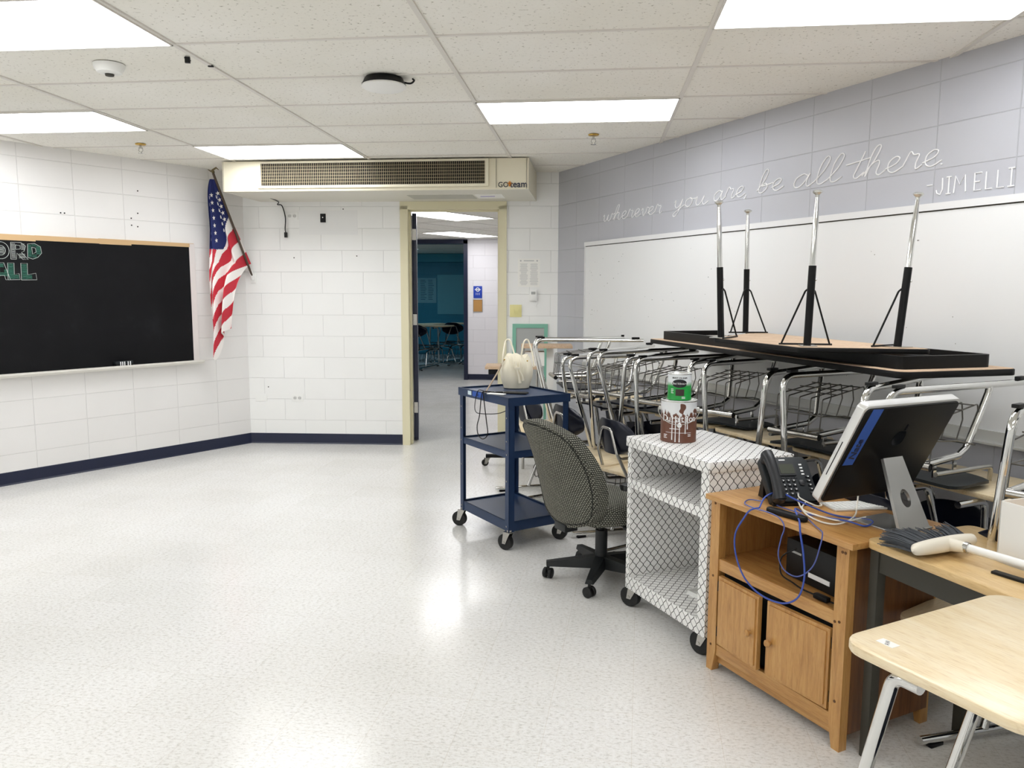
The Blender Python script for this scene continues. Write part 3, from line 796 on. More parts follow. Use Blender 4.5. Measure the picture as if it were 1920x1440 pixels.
# ------------------------------------------------------------------ flag
fl = empty('flag', FW(WL-3.016, 0, 1.657), 0, 'stars and stripes flag hanging from a slanted pole in the corner', 'flag')
P0 = Vector((0, 0, 0)); TIP = Vector((-3.494, 6.985, 2.60))-fl.location
MB().cyl(Vector((-.0, -.03, .03)), TIP, .011, .011, 10).build('flag_pole', mat('brown_pole', '#4a3c30', .5), fl)
T = Matrix.Rotation(A_M, 4, 'Z')
MB().box(-.03, .03, -.008, 0, -.045, .055, T=T, bev=.003).cyl((0, -.005, -.01), TIP.normalized()*.10, .019, .017, 14).build('pole_bracket', M_white, fl)
m = MB(); t = TIP
m.ball(t+Vector((0, 0, .012)), .014); m.tube([t+Vector((-.05, 0, .035)), t+Vector((-.02, 0, .018)), t+Vector((0, 0, .03)), t+Vector((.03, 0, .05)), t+Vector((.055, 0, .03))], [.003, .008, .01, .008, .003], 8)
m.build('finial', mat('dull_brass', '#6d6146', .4, .8), fl)
def lerp(a, b, t): return a+(b-a)*t
def flagp(p, q):
    # p 0..1 from the free left edge to the pole side, q 0..1 downwards; the cloth hangs slack from the slanted pole
    Lp = 1.50+.20*math.exp(-((p-.30)/.16)**2)-.14*p
    d = .05+q*Lp
    dp = min(d, .80)
    h = TIP*(1-dp/TIP.z)
    k = max(0, d-.80); k = 1-math.exp(-k*7)
    rt = Vector((lerp(h.x, -.035, k), lerp(h.y, -.47, k), 0))
    lf = Vector((lerp(TIP.x-.01, -.200, 1-math.exp(-d*9)), lerp(TIP.y, -.52, 1-math.exp(-d*9)), 0))
    P_ = lf.lerp(rt, p)
    a_ = min(1, d*2)
    P_.y += (.050*math.sin(p*PI*4.2+.5+.7*d)+.014*math.sin(p*17+d*4))*a_
    P_.x += .010*math.sin(d*5+p*3)*a_
    P_.z = TIP.z-d
    return P_
def Sp(p): return .45*(1-p) if p > .4 else .27+.95*(.4-p)
def drop(p, q): return .05+q*(1.50+.20*math.exp(-((p-.30)/.16)**2)-.14*p)
def fmi_at(p, q):
    d = drop(p, q)
    if d < min(.34+.6*(1-p), .68): return 2
    w = d-.34-Sp(p)
    return 1 if int(math.floor(w/.115+40)) % 2 == 0 else 0
NU, NV = 60, 220
m = MB()
m.grid(flagp, NU, NV, mi=lambda i, j: fmi_at((i+.5)/NU, (j+.5)/NV))
stars = []
for c_ in range(4):
    for r_ in range(12):
        p = .10+c_*.24; q = (.10+r_*.062+(.03 if c_ % 2 else 0))/1.5
        if drop(p, q) < min(.34+.6*(1-p), .68)-.04 and drop(p, q) > .12+.0*p:
            stars.append((p, q))
for p, q in stars:
    for side in (1, -1):
        e1 = flagp(p+.01, q)-flagp(p-.01, q); e2 = flagp(p, q+.01)-flagp(p, q-.01); nn = e1.cross(e2).normalized()*.003*side
        if e1.length*50 < .10: continue
        a_ = e2.normalized(); b_ = a_.cross(nn).normalized(); c0 = flagp(p, q)+nn
        vs = [c0-a_*(.023 if i % 2 == 0 else .0095)*math.cos(i*PI/5)+b_*(.023 if i % 2 == 0 else .0095)*math.sin(i*PI/5) for i in range(10)]
        m.mi = 1; m._add([c0]+vs, [(0, i+1, (i+1) % 10+1) for i in range(10)])
M_fr, M_fw, M_fb = mat('flag_red', '#c22a3a', .8), mat('flag_white', '#f1ece8', .8), mat('flag_blue', '#1a2560', .8)
bm_obj = m.build('flag_cloth', [M_fr, M_fw, M_fb], fl, ang=80)

# ------------------------------------------------------------------ casters
def caster(parent, x, y, z_top, r=.05, rz=0, wm=M_rubber, w=.03, name='caster'):
    c = bpy.data.objects.new(name, None); COL.objects.link(c); c.parent = parent; c.location = (x, y, 0); c.rotation_euler = (0, 0, rz); c.empty_display_size = .05
    off = .028
    MB().cyl((off, -w/2, r), (off, w/2, r), r, seg=24).build('wheel', wm, c)
    m = MB()
    for s_ in (-1, 1):
        m._add([(-.018, s_*(w/2+.004), z_top), (.03, s_*(w/2+.004), z_top), (off+.012, s_*(w/2+.004), r-.01), (off-.012, s_*(w/2+.004), r-.01),
                (-.018, s_*(w/2+.007), z_top), (.03, s_*(w/2+.007), z_top), (off+.012, s_*(w/2+.007), r-.01), (off-.012, s_*(w/2+.007), r-.01)],
               [(0, 1, 2, 3), (4, 7, 6, 5), (0, 4, 5, 1), (1, 5, 6, 2), (2, 6, 7, 3), (3, 7, 4, 0)])
    m.box(-.022, .032, -w/2-.007, w/2+.007, z_top-.003, z_top).cyl((off, -w/2-.009, r), (off, w/2+.009, r), .007).cyl((0, 0, z_top-.002), (0, 0, z_top+.012), .016)
    m.build('fork', M_chromed, c)
    return c

# ------------------------------------------------------------------ blue AV cart
BCx = Vector((.613, -.79, 0)).normalized(); RZ_B = math.atan2(BCx.y, BCx.x)
bc = empty('rolling_cart', (-.861, 4.963, 0), RZ_B, 'dark blue metal three-shelf rolling cart holding a handbag', 'cart')
Wc, Dc, Hc = .60, .42, .922
m = MB()
def shelf(z, th=.045, lip=.006, top=False):
    x0, x1, y0, y1 = (-.012, Wc+.012, -.012, Dc+.012) if top else (.0, Wc, 0, Dc)
    mm = MB().box(x0, x1, y0, y1, z-.012, z-.009)
    mm.box(x0, x1, y0, y0+.004, z-th, z).box(x0, x1, y1-.004, y1, z-th, z).box(x0, x0+.004, y0, y1, z-th, z).box(x1-.004, x1, y0, y1, z-th, z)
    mm.box(x0, x1, y0, y0+.012, z-.002, z).box(x0, x1, y1-.012, y1, z-.002, z).box(x0, x0+.012, y0, y1, z-.002, z).box(x1-.012, x1, y0, y1, z-.002, z)
    return mm.build('shelf', M_bluem, bc, smooth=False)
shelf(Hc, .05, top=True); shelf(.60, .042); shelf(.175, .06)
for x, y in ((0, 0), (Wc, 0), (0, Dc), (Wc, Dc)):
    sx, sy = (1 if x == 0 else -1), (1 if y == 0 else -1)
    mm = MB().box(min(x-sx*.004, x+sx*.036), max(x-sx*.004, x+sx*.036), min(y-sy*.004, y), max(y-sy*.004, y), .11, Hc-.03)
    mm.box(min(x-sx*.004, x), max(x-sx*.004, x), min(y-sy*.004, y+sy*.036), max(y-sy*.004, y+sy*.036), .11, Hc-.03)
    mm.build('post', M_bluem, bc, smooth=False)
    mm = MB()
    for z in (.145, .42, .58, .66, .80): mm.cyl((x+sx*.018, y-sy*.004, z), (x+sx*.018, y-sy*.007, z), .005, seg=8)
    mm.build('bolt', M_chromed, bc)
for x, y, a in ((0.01, 0.01, 215), (Wc-.01, .01, 200), (0.01, Dc-.01, 30), (Wc-.01, Dc-.01, 215)): caster(bc, x, y, .113, .048, R(a)-RZ_B*0, w=.03)
MB().box(.12, .165, -.0135, -.0125, Hc-.033, Hc-.008).build('sticker', mat('pale_sticker', '#cfe0e6', .6), bc, smooth=False)
MB().box(.18, .31, -.0135, -.0125, Hc-.036, Hc-.004).build('tape', M_tape, bc, smooth=False)
text('tape_writing', 'Fa', .026, M_navyp, bc, (.245, -.0145, Hc-.02), (PI/2, 0, 0))
def on(parent, x, y, z): return parent.matrix_basis @ Vector((x, y, z)) if False else (Matrix.Translation(parent.location) @ Matrix.Rotation(parent.rotation_euler[2], 4, 'Z')) @ Vector((x, y, z))
ZT = Hc-.009
# handbag
hb = empty('handbag', on(bc, .16, .325, ZT), R(8), 'cream leather bucket handbag standing on the blue cart', 'handbag', sc=1.1)
m = MB()
def bagp(i, j, n=36, k=14):
    a = 2*PI*i/n; t = j/k
    w = .074+.026*math.sin(t*PI*.85)-.026*t**3; d = .058+.024*math.sin(t*PI*.85)-.034*t**2.5
    r_ = 1+.07*math.sin(5*a+1)*t**2+.05*math.sin(11*a)*t**2.5
    sq = (abs(math.cos(a))**3+abs(math.sin(a))**3)**(-1/3)*.5+.5
    return Vector((w*math.cos(a)*r_*sq, d*math.sin(a)*r_*sq, .004+.195*t+.012*math.sin(3*a+.5)*t**2-.01*t*math.cos(a)**2))
rings = [[m.bm.verts.new(bagp(i, j)) for i in range(36)] for j in range(15)]
for a, b in zip(rings, rings[1:]):
    for i in range(36): m.bm.faces.new((a[i], a[(i+1) % 36], b[(i+1) % 36], b[i]))
m.bm.faces.new(rings[0][::-1])
top = [m.bm.verts.new(v.co*1*Matrix.Identity(3) if False else Vector((v.co.x*.8, v.co.y*.72, v.co.z-.02))) for v in rings[-1]]
for i in range(36): m.bm.faces.new((rings[-1][i], rings[-1][(i+1) % 36], top[(i+1) % 36], top[i]))
m.bm.faces.new(top)
m.build('bag_body', M_leather, hb, ang=60)
for s_, lean in ((-1, .0), (1, .0)):
    xx = -.062 if s_ < 0 else .045
    MB().tube(smooth_path([(xx-.022, -.048*1, .14), (xx-.018, -.04, .20), (xx-.002, -.02*s_, .275), (xx+.02, .0, .285), (xx+.035, -.01, .25), (xx+.05, -.035, .19), (xx+.055, -.05, .13)], 6), .0048, 8).build('handle', M_leather, hb)
m = MB(); m.tube(smooth_path([(-.01, -.09, .165), (.0, -.094, .12), (.012, -.094, .07), (.018, -.092, .045)]), [.004]*18+[.006], 6) if False else m.tube([(-.01, -.078, .165), (.0, -.09, .12), (.012, -.092, .07), (.018, -.09, .04)], [.005, .005, .006, .009], 8)
m.tube([(.02, -.078, .165), (.012, -.09, .12), (.03, -.092, .08), (.035, -.09, .055)], [.004, .004, .005, .008], 8)
m.box(-.014, .018, -.094, -.086, .118, .133, bev=.002); m.build('drawstring', M_leather, hb)
for g_ in ((-.072, -.035, .172), (.062, -.042, .165), (-.055, .03, .172)): MB().ball(g_, .0045).build('gold_ring', M_brass, hb)
m = MB()
for x0_, x1_ in ((-.058, -.03), (-.03, -.012), (.022, .038), (.04, .062)): m.tube(smooth_path([(x0_*.9, -.062, .192), ((x0_+x1_)/2, -.079, .16), (x1_, -.088, .12)], 4), [.0035]*4+[.0028]*4+[.001], 6)
m.build('gather_fold', M_leather, hb)
MB().tube(smooth_path([(-.075, -.02, .17), (-.10, -.05, .12), (-.14, -.12, .06), (-.175, -.19, .012), (-.18, -.24, .006)]), .0045, 8).build('shoulder_strap', mat('strap_trim', '#a3907a', .5), hb)
# phone, keys, card
e = empty('mobile_phone', on(bc, .40, .17, ZT), R(-8), 'black mobile phone lying on the blue cart beside the handbag', 'phone')
MB().prism(rrect(-.075, .075, -.037, .037, .01), 0, .009, bev=.002).build('phone_body', M_black, e); MB().prism(rrect(-.068, .068, -.032, .032, .006), .009, .0095).build('screen', M_glossb, e)
e = empty('key_bunch', on(bc, .36, .09, ZT), R(10), 'bunch of keys on the blue cart in front of the phone', 'keys')
m = MB(); m.tube([(.014*math.cos(a), .014*math.sin(a), .010) for a in [2*PI*i/16 for i in range(16)]], .0016, 6, closed=True); m.build('key_ring', M_chromed, e)
for i, (x, y, a) in enumerate(((.03, .0, .2), (.02, .02, .9), (-.025, .01, 2.7))):
    T = Matrix.Translation((x, y, .004+.003*i)) @ Matrix.Rotation(a, 4, 'Z')
    MB().lathe([(0, 0), (.012, 0), (.012, .002), (0, .002)], T=T, seg=14).box(.008, .045, -.004, .004, 0, .002, T=T).build('key', M_chromed if i else M_brass, e)
MB().box(-.035, .01, -.03, .0, .002, .016, bev=.004).build('key_fob', M_black, e)
e = empty('white_card', on(bc, .42, .02, ZT+.009), R(-20), 'white card lying at the front edge of the blue cart', 'card')
MB().box(-.055, .055, -.022, .022, 0, .004).build('card_sheet', M_paper, e, smooth=False)
e = empty('looped_cable', (0, 0, 0), 0, 'thin black cord looped over the front edge of the blue cart', 'cord')
pts = [on(bc, *p) for p in [(.37, .06, ZT+.008), (.33, .0, ZT+.016), (.32, -.025, ZT+.0), (.30, -.03, .78), (.27, -.03, .71), (.285, -.03, .655), (.345, -.03, .64), (.40, -.03, .68), (.385, -.03, .76), (.345, -.025, ZT-.02), (.335, -.014, ZT+.018), (.34, .04, ZT+.006)]]
MB().tube(smooth_path(pts, 8), .0032, 6).build('cord_loop', M_black, e)
pts = [on(bc, *p) for p in [(.28, .03, ZT+.006), (.25, -.01, ZT+.015), (.24, -.028, .85), (.25, -.03, .80), (.30, -.02, .79), (.40, .05, .80), (.46, .1, .84), (.47, .1, .865)]]
MB().tube(smooth_path(pts, 8), .0026, 6).build('cord_tail', M_black, e)

# ------------------------------------------------------------------ lattice-papered cart
wx = Vector((.287, -.508, 0)).normalized(); RZ_W = math.atan2(wx.y, wx.x)
wc = empty('papered_cart', (.187, 3.715, 0), RZ_W, 'white rolling cart covered in black lattice paper, holding two paint cans', 'cart')
X0, X1, Y0, Y1 = -.025, .60, -.01, .42
def pb(nm, *a): return MB().box(*a, bev=.0015).build(nm, M_lat, wc)
MB().prism(rpoly([(X0-.008, Y0-.01), (X1+.008, Y0-.01), (X1+.008, Y1+.008), (X0-.008, Y1+.008)], .012), .805, .852, bev=.004).build('cart_top', M_lat, wc)
pb('side_panel', X0, X0+.03, Y0, Y1, .10, .805); pb('side_panel', X1-.055, X1, Y0, Y1, .10, .805)
pb('back_panel', X0+.03, X1-.055, Y1-.02, Y1, .16, .805)
pb('shelf', X0+.03, X1-.055, Y0+.002, Y1-.02, .605, .648); pb('bottom_panel', X0+.03, X1-.055, Y0+.001, Y1, .10, .165)
for x, y, a in ((.0, .035, 205), (X1-.04, .035, 195), (.0, Y1-.04, 205), (X1-.04, Y1-.04, 205)): caster(wc, x, y, .10, .05, R(a), w=.032)
e = empty('flat_tray', on(wc, .40, .25, .165), RZ_W+.15, 'thin white tray on the bottom of the lattice cart', 'tray')
MB().box(-.12, .13, -.12, .1, 0, .006).box(-.12, .13, -.12, -.113, .006, .02).box(-.12, -.113, -.12, .1, .006, .02).box(.123, .13, -.12, .1, .006, .02).build('tray_body', M_white, e, smooth=False)
# paint cans
ZW = .852
gc = empty('paint_can', (.392, 3.655, ZW), R(200), 'dripped brown and white gallon paint can on the lattice cart', 'paint can')
MB().lathe([(0, .002), (.078, .002), (.081, .0), (.083, .004), (.0815, .007), (.0815, .183), (.083, .187), (.0835, .192), (.080, .195), (.077, .190), (.07, .187), (0, .187)], seg=40).build('can_body', [M_drip], gc)
MB().lathe([(.0785, .1945), (.0835, .193), (.0840, .189), (.0825, .186)], seg=40).build('rim', M_tin, gc)
MB().lathe([(0, .1885), (.071, .1885), (.074, .193), (.077, .193), (.077, .189)], seg=40).build('can_lid', M_tin, gc)
def around(body, r, z, size, m, parent, ang0, name='lettering', step=.62):
    n = len(body); bm = bmesh.new()
    for i, ch in enumerate(body):
        if ch == ' ': continue
        a = ang0+(i-(n-1)/2)*size*step/r
        me = glyphs(ch, size, .0008)
        me.transform(Matrix.Translation((r*math.cos(a), r*math.sin(a), z)) @ Matrix.Rotation(a+PI/2, 4, 'Z') @ Matrix.Rotation(PI/2, 4, 'X'))
        bm.from_mesh(me); bpy.data.meshes.remove(me)
    me = bpy.data.meshes.new(name); bm.to_mesh(me); bm.free(); me.materials.clear(); me.materials.append(m)
    o = bpy.data.objects.new(name, me); COL.objects.link(o); o.parent = parent; return o
VA = math.atan2(-3.655, -.392)    # direction of the viewer side (where the label faces)
LA = VA-R(200)
around('Duration', .0824, .112, .042, M_text_w, gc, LA+.08, step=.50)
m = MB()
for z in (.098, .048): m.tube([(.0822*math.cos(LA+a), .0822*math.sin(LA+a), z) for a in [(-.75+.1*i) for i in range(16)]], .0008, 4)
for z, a0, n_ in ((.066, -.5, 11), (.036, -.9, 5), (.029, -.9, 4), (.022, -.9, 5), (.04, .55, 4), (.033, .55, 4)):
    m.tube([(.0822*math.cos(LA+a0+.06*i), .0822*math.sin(LA+a0+.06*i), z) for i in range(n_)], .0016, 4)
m.ball((.082*math.cos(LA+.05), .082*math.sin(LA+.05), .083), .011, sz=1); m.build('label_print', M_text_w, gc)
m = MB(); 
for s_ in (-1, 1):
    a = LA+s_*PI/2; m.cyl((.081*math.cos(a), .081*math.sin(a), .15), (.092*math.cos(a), .092*math.sin(a), .15), .009)
m.build('bail_ear', M_tin, gc)
pts = []
for i in range(25):
    b = -PI/2+PI*i/24; rr = .090+.004
    pts.append((rr*math.cos(LA+b*1.0), rr*math.sin(LA+b*1.0), .15-.062*math.cos(b)))
MB().tube(pts, .0016, 6).build('wire_handle', M_tin, gc)
for k in range(5):
    a = LA+[-.35, -.16, .06, .38, .5][k]; l = [.09, .13, .15, .06, .04][k]; zt_ = .105
    MB().tube([(.0822*math.cos(a), .0822*math.sin(a), zt_+.02), (.0826*math.cos(a), .0826*math.sin(a), zt_-l*.5), (.0828*math.cos(a), .0828*math.sin(a), max(.006, zt_-l))], [.0028, .0018, .0028], 6).build('paint_drip', M_text_w, gc)
sc_ = empty('paint_can', (.392, 3.655, ZW+.1935), R(200), 'small green and white paint can standing on the gallon can', 'paint can')
def can_small():
    m = mat('green_white_label', '#189a3f', .35)
    t = N(m, 'ShaderNodeTexCoord'); s = N(m, 'ShaderNodeSeparateXYZ'); L(m, t.outputs['Object'], s.inputs[0])
    f = ramp(m, mth(m, 'MULTIPLY', s.outputs[2], 8), [(.52, '#12963c'), (.68, '#e9edf0')])
    L(m, f, bs(m).inputs['Base Color']); return m
MB().lathe([(0, .001), (.051, .001), (.0545, 0), (.0555, .004), (.054, .007), (.054, .113), (.0555, .117), (.056, .121), (.053, .124), (.05, .120), (.045, .118), (0, .118)], seg=36).build('can_body', can_small(), sc_)
MB().lathe([(.052, .1235), (.0558, .1222), (.0562, .119), (.055, .1165)], seg=36).build('rim', M_tin, sc_)
MB().lathe([(0, .119), (.046, .119), (.048, .1225), (.051, .1222), (.051, .119)], seg=36).build('can_lid', M_tin, sc_)
around('RUST-OLEUM', .0546, .103, .0105, M_text_k, sc_, LA, step=.66)
m = MB()
def on_can(a, z, r=.0547): return Vector((r*math.cos(LA+a), r*math.sin(LA+a), z))
c0 = [on_can(.66*math.cos(t), .078+.019*math.sin(t)) for t in [2*PI*i/28 for i in range(28)]]
# dark oval built as curved strips
for i in range(14):
    a0_, a1_ = -.66+.0943*i, -.66+.0943*(i+1)
    h0 = .019*math.sqrt(max(0, 1-(a0_/.66)**2)); h1 = .019*math.sqrt(max(0, 1-(a1_/.66)**2))
    m._add([on_can(a0_, .078-h0), on_can(a1_, .078-h1), on_can(a1_, .078+h1), on_can(a0_, .078+h0)], [(0, 1, 2, 3)])
m.build('label_oval', M_text_k, sc_)
around('Chalkboard', .0552, .078, .0135, M_text_w, sc_, LA, step=.56)
m = MB()
for z, a0, n_ in ((.052, -.75, 5), (.046, -.75, 5), (.04, -.75, 4), (.034, -.75, 5), (.016, .2, 6), (.01, .2, 6)): m.tube([on_can(a0+.06*i, z) for i in range(n_)], .0013, 4)
m.build('label_print', M_text_w, sc_)
m = MB()
for i in range(6):
    a0_, a1_ = -.32+.12*i, -.32+.12*(i+1); m._add([on_can(a0_, .022, .0549), on_can(a1_, .022, .0549), on_can(a1_, .052, .0549), on_can(a0_, .052, .0549)], [(0, 1, 2, 3)])
m.build('label_picture', mat('label_photo', '#3a2a26', .5), sc_)

# ------------------------------------------------------------------ pine cabinet
cx = Vector((.349, -.554, 0)).normalized(); RZ_C = math.atan2(cx.y, cx.x)
cab = empty('wood_cabinet', (.494, 3.129, 0), RZ_C, 'honey pine media cabinet with two knobbed doors and open shelf', 'cabinet')
CW, CD, CH = .655, .44, .735
MB().prism([(-.03, -.03), (CW+.03, -.03), (CW+.03, CD+.01), (-.03, CD+.01)], CH-.022, CH, bev=.004).build('top_board', M_pine, cab)
def leg(x0, x1, y0, y1, nm='corner_post', taper=1):
    m = MB(); 
    m.box(x0, x1, y0, y1, .09, CH-.022)
    t = .018
    xa, xb = (x0, x1-t) if taper > 0 else (x0+t, x1)
    m._add([(xa, y0, 0), (xb, y0, 0), (xb, y1, 0), (xa, y1, 0), (x0, y0, .09), (x1, y0, .09), (x1, y1, .09), (x0, y1, .09)], [(0, 3, 2, 1), (0, 1, 5, 4), (1, 2, 6, 5), (2, 3, 7, 6), (3, 0, 4, 7)])
    return m.build(nm, M_pinev, cab, smooth=False)
leg(-.018, .032, -.008, .028); leg(CW-.05, CW, -.008, .028, taper=-1); leg(-.018, .02, CD-.04, CD); leg(CW-.04, CW, CD-.04, CD, taper=-1)
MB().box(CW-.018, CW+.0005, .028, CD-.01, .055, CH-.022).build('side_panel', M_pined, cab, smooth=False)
MB().box(-.0165, .0, .028, CD-.01, .055, CH-.022).build('side_panel', M_pinev, cab, smooth=False)
MB().box(0, CW-.018, CD-.015, CD-.005, .06, CH-.022).build('back_panel', M_pine, cab, smooth=False)
MB().box(.032, CW-.05, -.004, .016, .43, .478, bev=.002).build('rail', M_pine, cab)
MB().box(.032, CW-.05, -.004, .016, .072, .118, bev=.002).build('rail', M_pine, cab)
MB().box(.0, CW-.018, .014, .03, .035, .08).build('kick_board', M_pine, cab, smooth=False)
MB().box(.0, CW-.018, .016, CD-.015, .455, .472).build('inner_shelf', M_pine, cab, smooth=False)
MB().box(.0, CW-.018, .03, CD-.015, .085, .10).build('bottom_board', M_pine, cab, smooth=False)
MB().box(.032, CW-.05, .03, .035, .118, .43).build('door_gap_shade', M_dark, cab, smooth=False)  # black sheet stands in for the dark inside, seen between the doors
def door(x0, x1, kx, rz, piv):
    d = bpy.data.objects.new('cabinet_door', None); COL.objects.link(d); d.parent = cab; d.location = (piv, 0, 0); d.rotation_euler = (0, 0, rz)
    MB().prism([(x0-piv, -.012), (x1-piv, -.012), (x1-piv, .006), (x0-piv, .006)], .128, .412, bev=.0).build('door_panel', M_pinev, d, smooth=False)
    MB().prism([(x0-piv+.012, -.017), (x1-piv-.012, -.017), (x1-piv-.012, -.012), (x0-piv+.012, -.012)], .14, .40).build('raised_panel', M_pinev, d, smooth=False)
    MB().lathe([(0, 0), (.007, 0), (.006, .008), (.013, .014), (.014, .02), (.009, .026), (0, .027)], seg=18, T=Matrix.Translation((kx-piv, -.016, .262)) @ Matrix.Rotation(PI/2, 4, 'X')).build('knob', M_pinev, d)
    m = MB()
    for z in (.175, .365): m.box(0-(.008 if piv < .3 else 0), (.008 if piv > .3 else 0), -.008, .0, z-.02, z+.02)
    m.build('hinge', M_blackm, d, smooth=False)
door(.045, .284, .250, R(-4), .042); door(.320, .598, .346, R(2), .602)
m = MB()
for x, z in ((.005, .70), (.005, .40), (.005, .11), (.628, .69), (.640, .69), (.63, .45), (.628, .17), (.612, .445)): m.cyl((x, -.0075, z), (x, -.0095, z), .005, seg=10)
m.build('screw_hole', mat('dark_wood_plug', '#5d3a18', .6), cab)
# black player box in the open shelf
e = empty('media_player', on(cab, .43, .22, .472), RZ_C-.08, 'black media box with a white strip on the shelf of the pine cabinet', 'media player')
MB().box(-.15, .16, -.12, .12, .004, .15, bev=.004).build('player_body', M_black, e); MB().box(-.12, -.07, -.1215, -.1195, .1, .108).build('logo_strip', M_greyb, e, smooth=False)
MB().box(-.03, .075, -.1225, -.1195, .035, .052).build('white_strip', M_text_w, e, smooth=False)
e = empty('mains_lead', (0, 0, 0), 0, 'black mains cord with plug lying on the open shelf of the pine cabinet', 'power cord')
pts = [on(cab, *p) for p in [(.34, .09, .60), (.30, .06, .56), (.31, .05, .50), (.37, .05, .485), (.42, .04, .482), (.48, .035, .484), (.53, .04, .48), (.59, .05, .478)]]
MB().tube(smooth_path(pts), [.003]*42+[.003], 6).build('cord', M_black, e)
MB().box(-.03, .03, -.011, .011, 0, .018, T=Matrix.Translation(on(cab, .515, .035, .476)) @ Matrix.Rotation(RZ_C, 4, 'Z'), bev=.004).build('plug', M_black, e)

# ------------------------------------------------------------------ desk phone
ph = empty('desk_phone', on(cab, .185, .185, CH), R(12), 'black office desk phone with keypad on the pine cabinet', 'telephone')
tl = R(47)
T = Matrix.Translation((0, -.075, .014)) @ Matrix.Rotation(tl, 4, 'X')
MB().prism(rpoly([(-.095, -.005), (.095, -.005), (.095, .17), (.08, .19), (-.095, .19)], .012), -.022, .012, T=T, bev=.004).build('phone_body', M_char, ph)
mk = mat('phone_black', '#1c1e22', .4)
bpy.data.objects[-1] if False else None
m = MB(); m.prism(rrect(-.035, .035, .105, .16, .004), .012, .0165, T=T); m.build('display_frame', mk, ph); 
MB().prism(rrect(-.029, .029, .112, .154, .003), .0165, .0175, T=T).build('display', mat('lcd', '#4b4f45', .2), ph)
m = MB()
for i in range(3):
    for j in range(4): m.prism(rrect(-.034+i*.021, -.020+i*.021, .02+j*.019, .031+j*.019, .003), .012, .0155, T=T, bev=.001)
m.build('key_pad', mk, ph)
m = MB()
for i in range(3):
    for j in range(4): m.box(-.029+i*.021, -.025+i*.021, .024+j*.019, .028+j*.019, .0155, .0162, T=T)
for j in range(5): m.box(.074, .079, .025+j*.018, .029+j*.018, .0155, .0162, T=T)
for j in range(4): m.box(.055, .066, .108+j*.014, .114+j*.014, .012, .0135, T=T)
m.box(-.02, .005, .173, .178, .012, .0128, T=T)
m.build('white_marks', M_text_w, ph, smooth=False)
m = MB()
for j in range(5): m.prism(rrect(.068, .084, .022+j*.018, .033+j*.018, .003), .012, .0155, T=T, bev=.001)
m.prism(rrect(.035, .056, .06, .085, .008), .012, .0155, T=T, bev=.001)
for i in range(4): m.prism(rrect(-.03+i*.017, -.017+i*.017, .094, .099, .002), .012, .014, T=T)
m.build('function_keys', mk, ph)
hs = MB()
hp_ = [(-.070, -.004, .030), (-.070, .03, .040), (-.070, .09, .044), (-.070, .16, .040), (-.070, .192, .030)]
hs.tube([T @ Vector(p) for p in smooth_path(hp_, 5)], [.019+.006*abs(i-10)/10 for i in range(21)], 14)
hs.lathe([(0, 0), (.024, 0), (.026, .012), (.022, .03), (0, .034)], T=T @ Matrix.Translation((-.070, .006, .012)), seg=20).lathe([(0, 0), (.025, 0), (.027, .012), (.022, .03), (0, .034)], T=T @ Matrix.Translation((-.070, .176, .012)), seg=20)
hs.build('handset', mk, ph)
m = MB(); m._add([(-.08, .03, 0), (.08, .03, 0), (.08, .075, 0), (-.08, .075, 0), (-.08, .028, .10), (.08, .028, .10), (.08, .04, .10), (-.08, .04, .10)], [(0, 3, 2, 1), (4, 5, 6, 7), (0, 1, 5, 4), (1, 2, 6, 5), (2, 3, 7, 6), (3, 0, 4, 7)])
m.box(-.09, .09, -.09, -.075, 0, .012); m.build('phone_stand', M_black, ph)
# black headset-like adapter in front of the phone
e = empty('cable_adapter', on(cab, .40, .01, CH), RZ_C+.12, 'long black adapter lying on the pine cabinet between blue cables', 'adapter')
MB().prism(rrect(-.085, .085, -.016, .016, .015), 0, .02, bev=.006).build('adapter_body', M_black, e)
e.location = on(cab, .36, .012, CH)

# ------------------------------------------------------------------ computer
im_b = Vector((1.087, 2.705, CH)); fn = Vector((-.536, .844, 0)); 
im = empty('desktop_computer', im_b, math.atan2(.536, .844), 'tilted all-in-one computer seen from behind, aluminium stand, on the pine cabinet', 'computer')
# local: x = screen transverse (near -> far), y = facing direction
Rl = Matrix.Rotation(math.atan2(.536, .844), 4, 'Z').inverted()
c = Rl @ (Vector((1.036, 2.828, .987))-im_b)
tz_ = R(26.4)
T = Matrix.Translation(c) @ Matrix.Rotation(tz_, 4, 'X')        # local z up the screen, y = screen normal (towards the user)
T = Matrix.Translation(c) @ Matrix.Rotation(tz_, 4, 'X')
wI, hI = .485, .408
def rrp(x0, x1, z0, z1, r, y0, y1, T_, bev=0):
    # rounded rectangle in xz extruded in y
    return T_ @ Matrix.Rotation(PI/2, 4, 'X')
TX_ = T @ Matrix.Rotation(PI/2, 4, 'X')                          # prism xy -> x,z ; prism z -> -y
MB().prism(rrect(-wI/2, wI/2, -hI/2, hI/2, .02), -.034, -.001, T=TX_, bev=.003).build('aluminium_shell', M_aluw, im)
MB().prism(rrect(-wI/2+.008, wI/2-.008, -hI/2+.008, hI/2-.008, .02), -.003, .007, T=TX_, bev=.004).build('back_panel', M_glossb, im)
MB().prism(rrect(-wI/2+.008, wI/2-.008, -hI/2+.07, hI/2-.008, .012), -.037, -.033, T=TX_).build('screen_glass', M_glossb, im)
MB().box(-.03, .03, .0065, .0085, .02, .07, T=TX_).build('dark_logo', mat('logo_black', '#17171a', .1), im) if False else None
lg = MB(); lgp = [(.032*math.cos(a)*(1-.12*math.cos(a)**8*(math.cos(a) > 0)), .034*math.sin(a)*(1-.12*abs(math.sin(a))**12)) for a in [2*PI*i/32 for i in range(32)]]
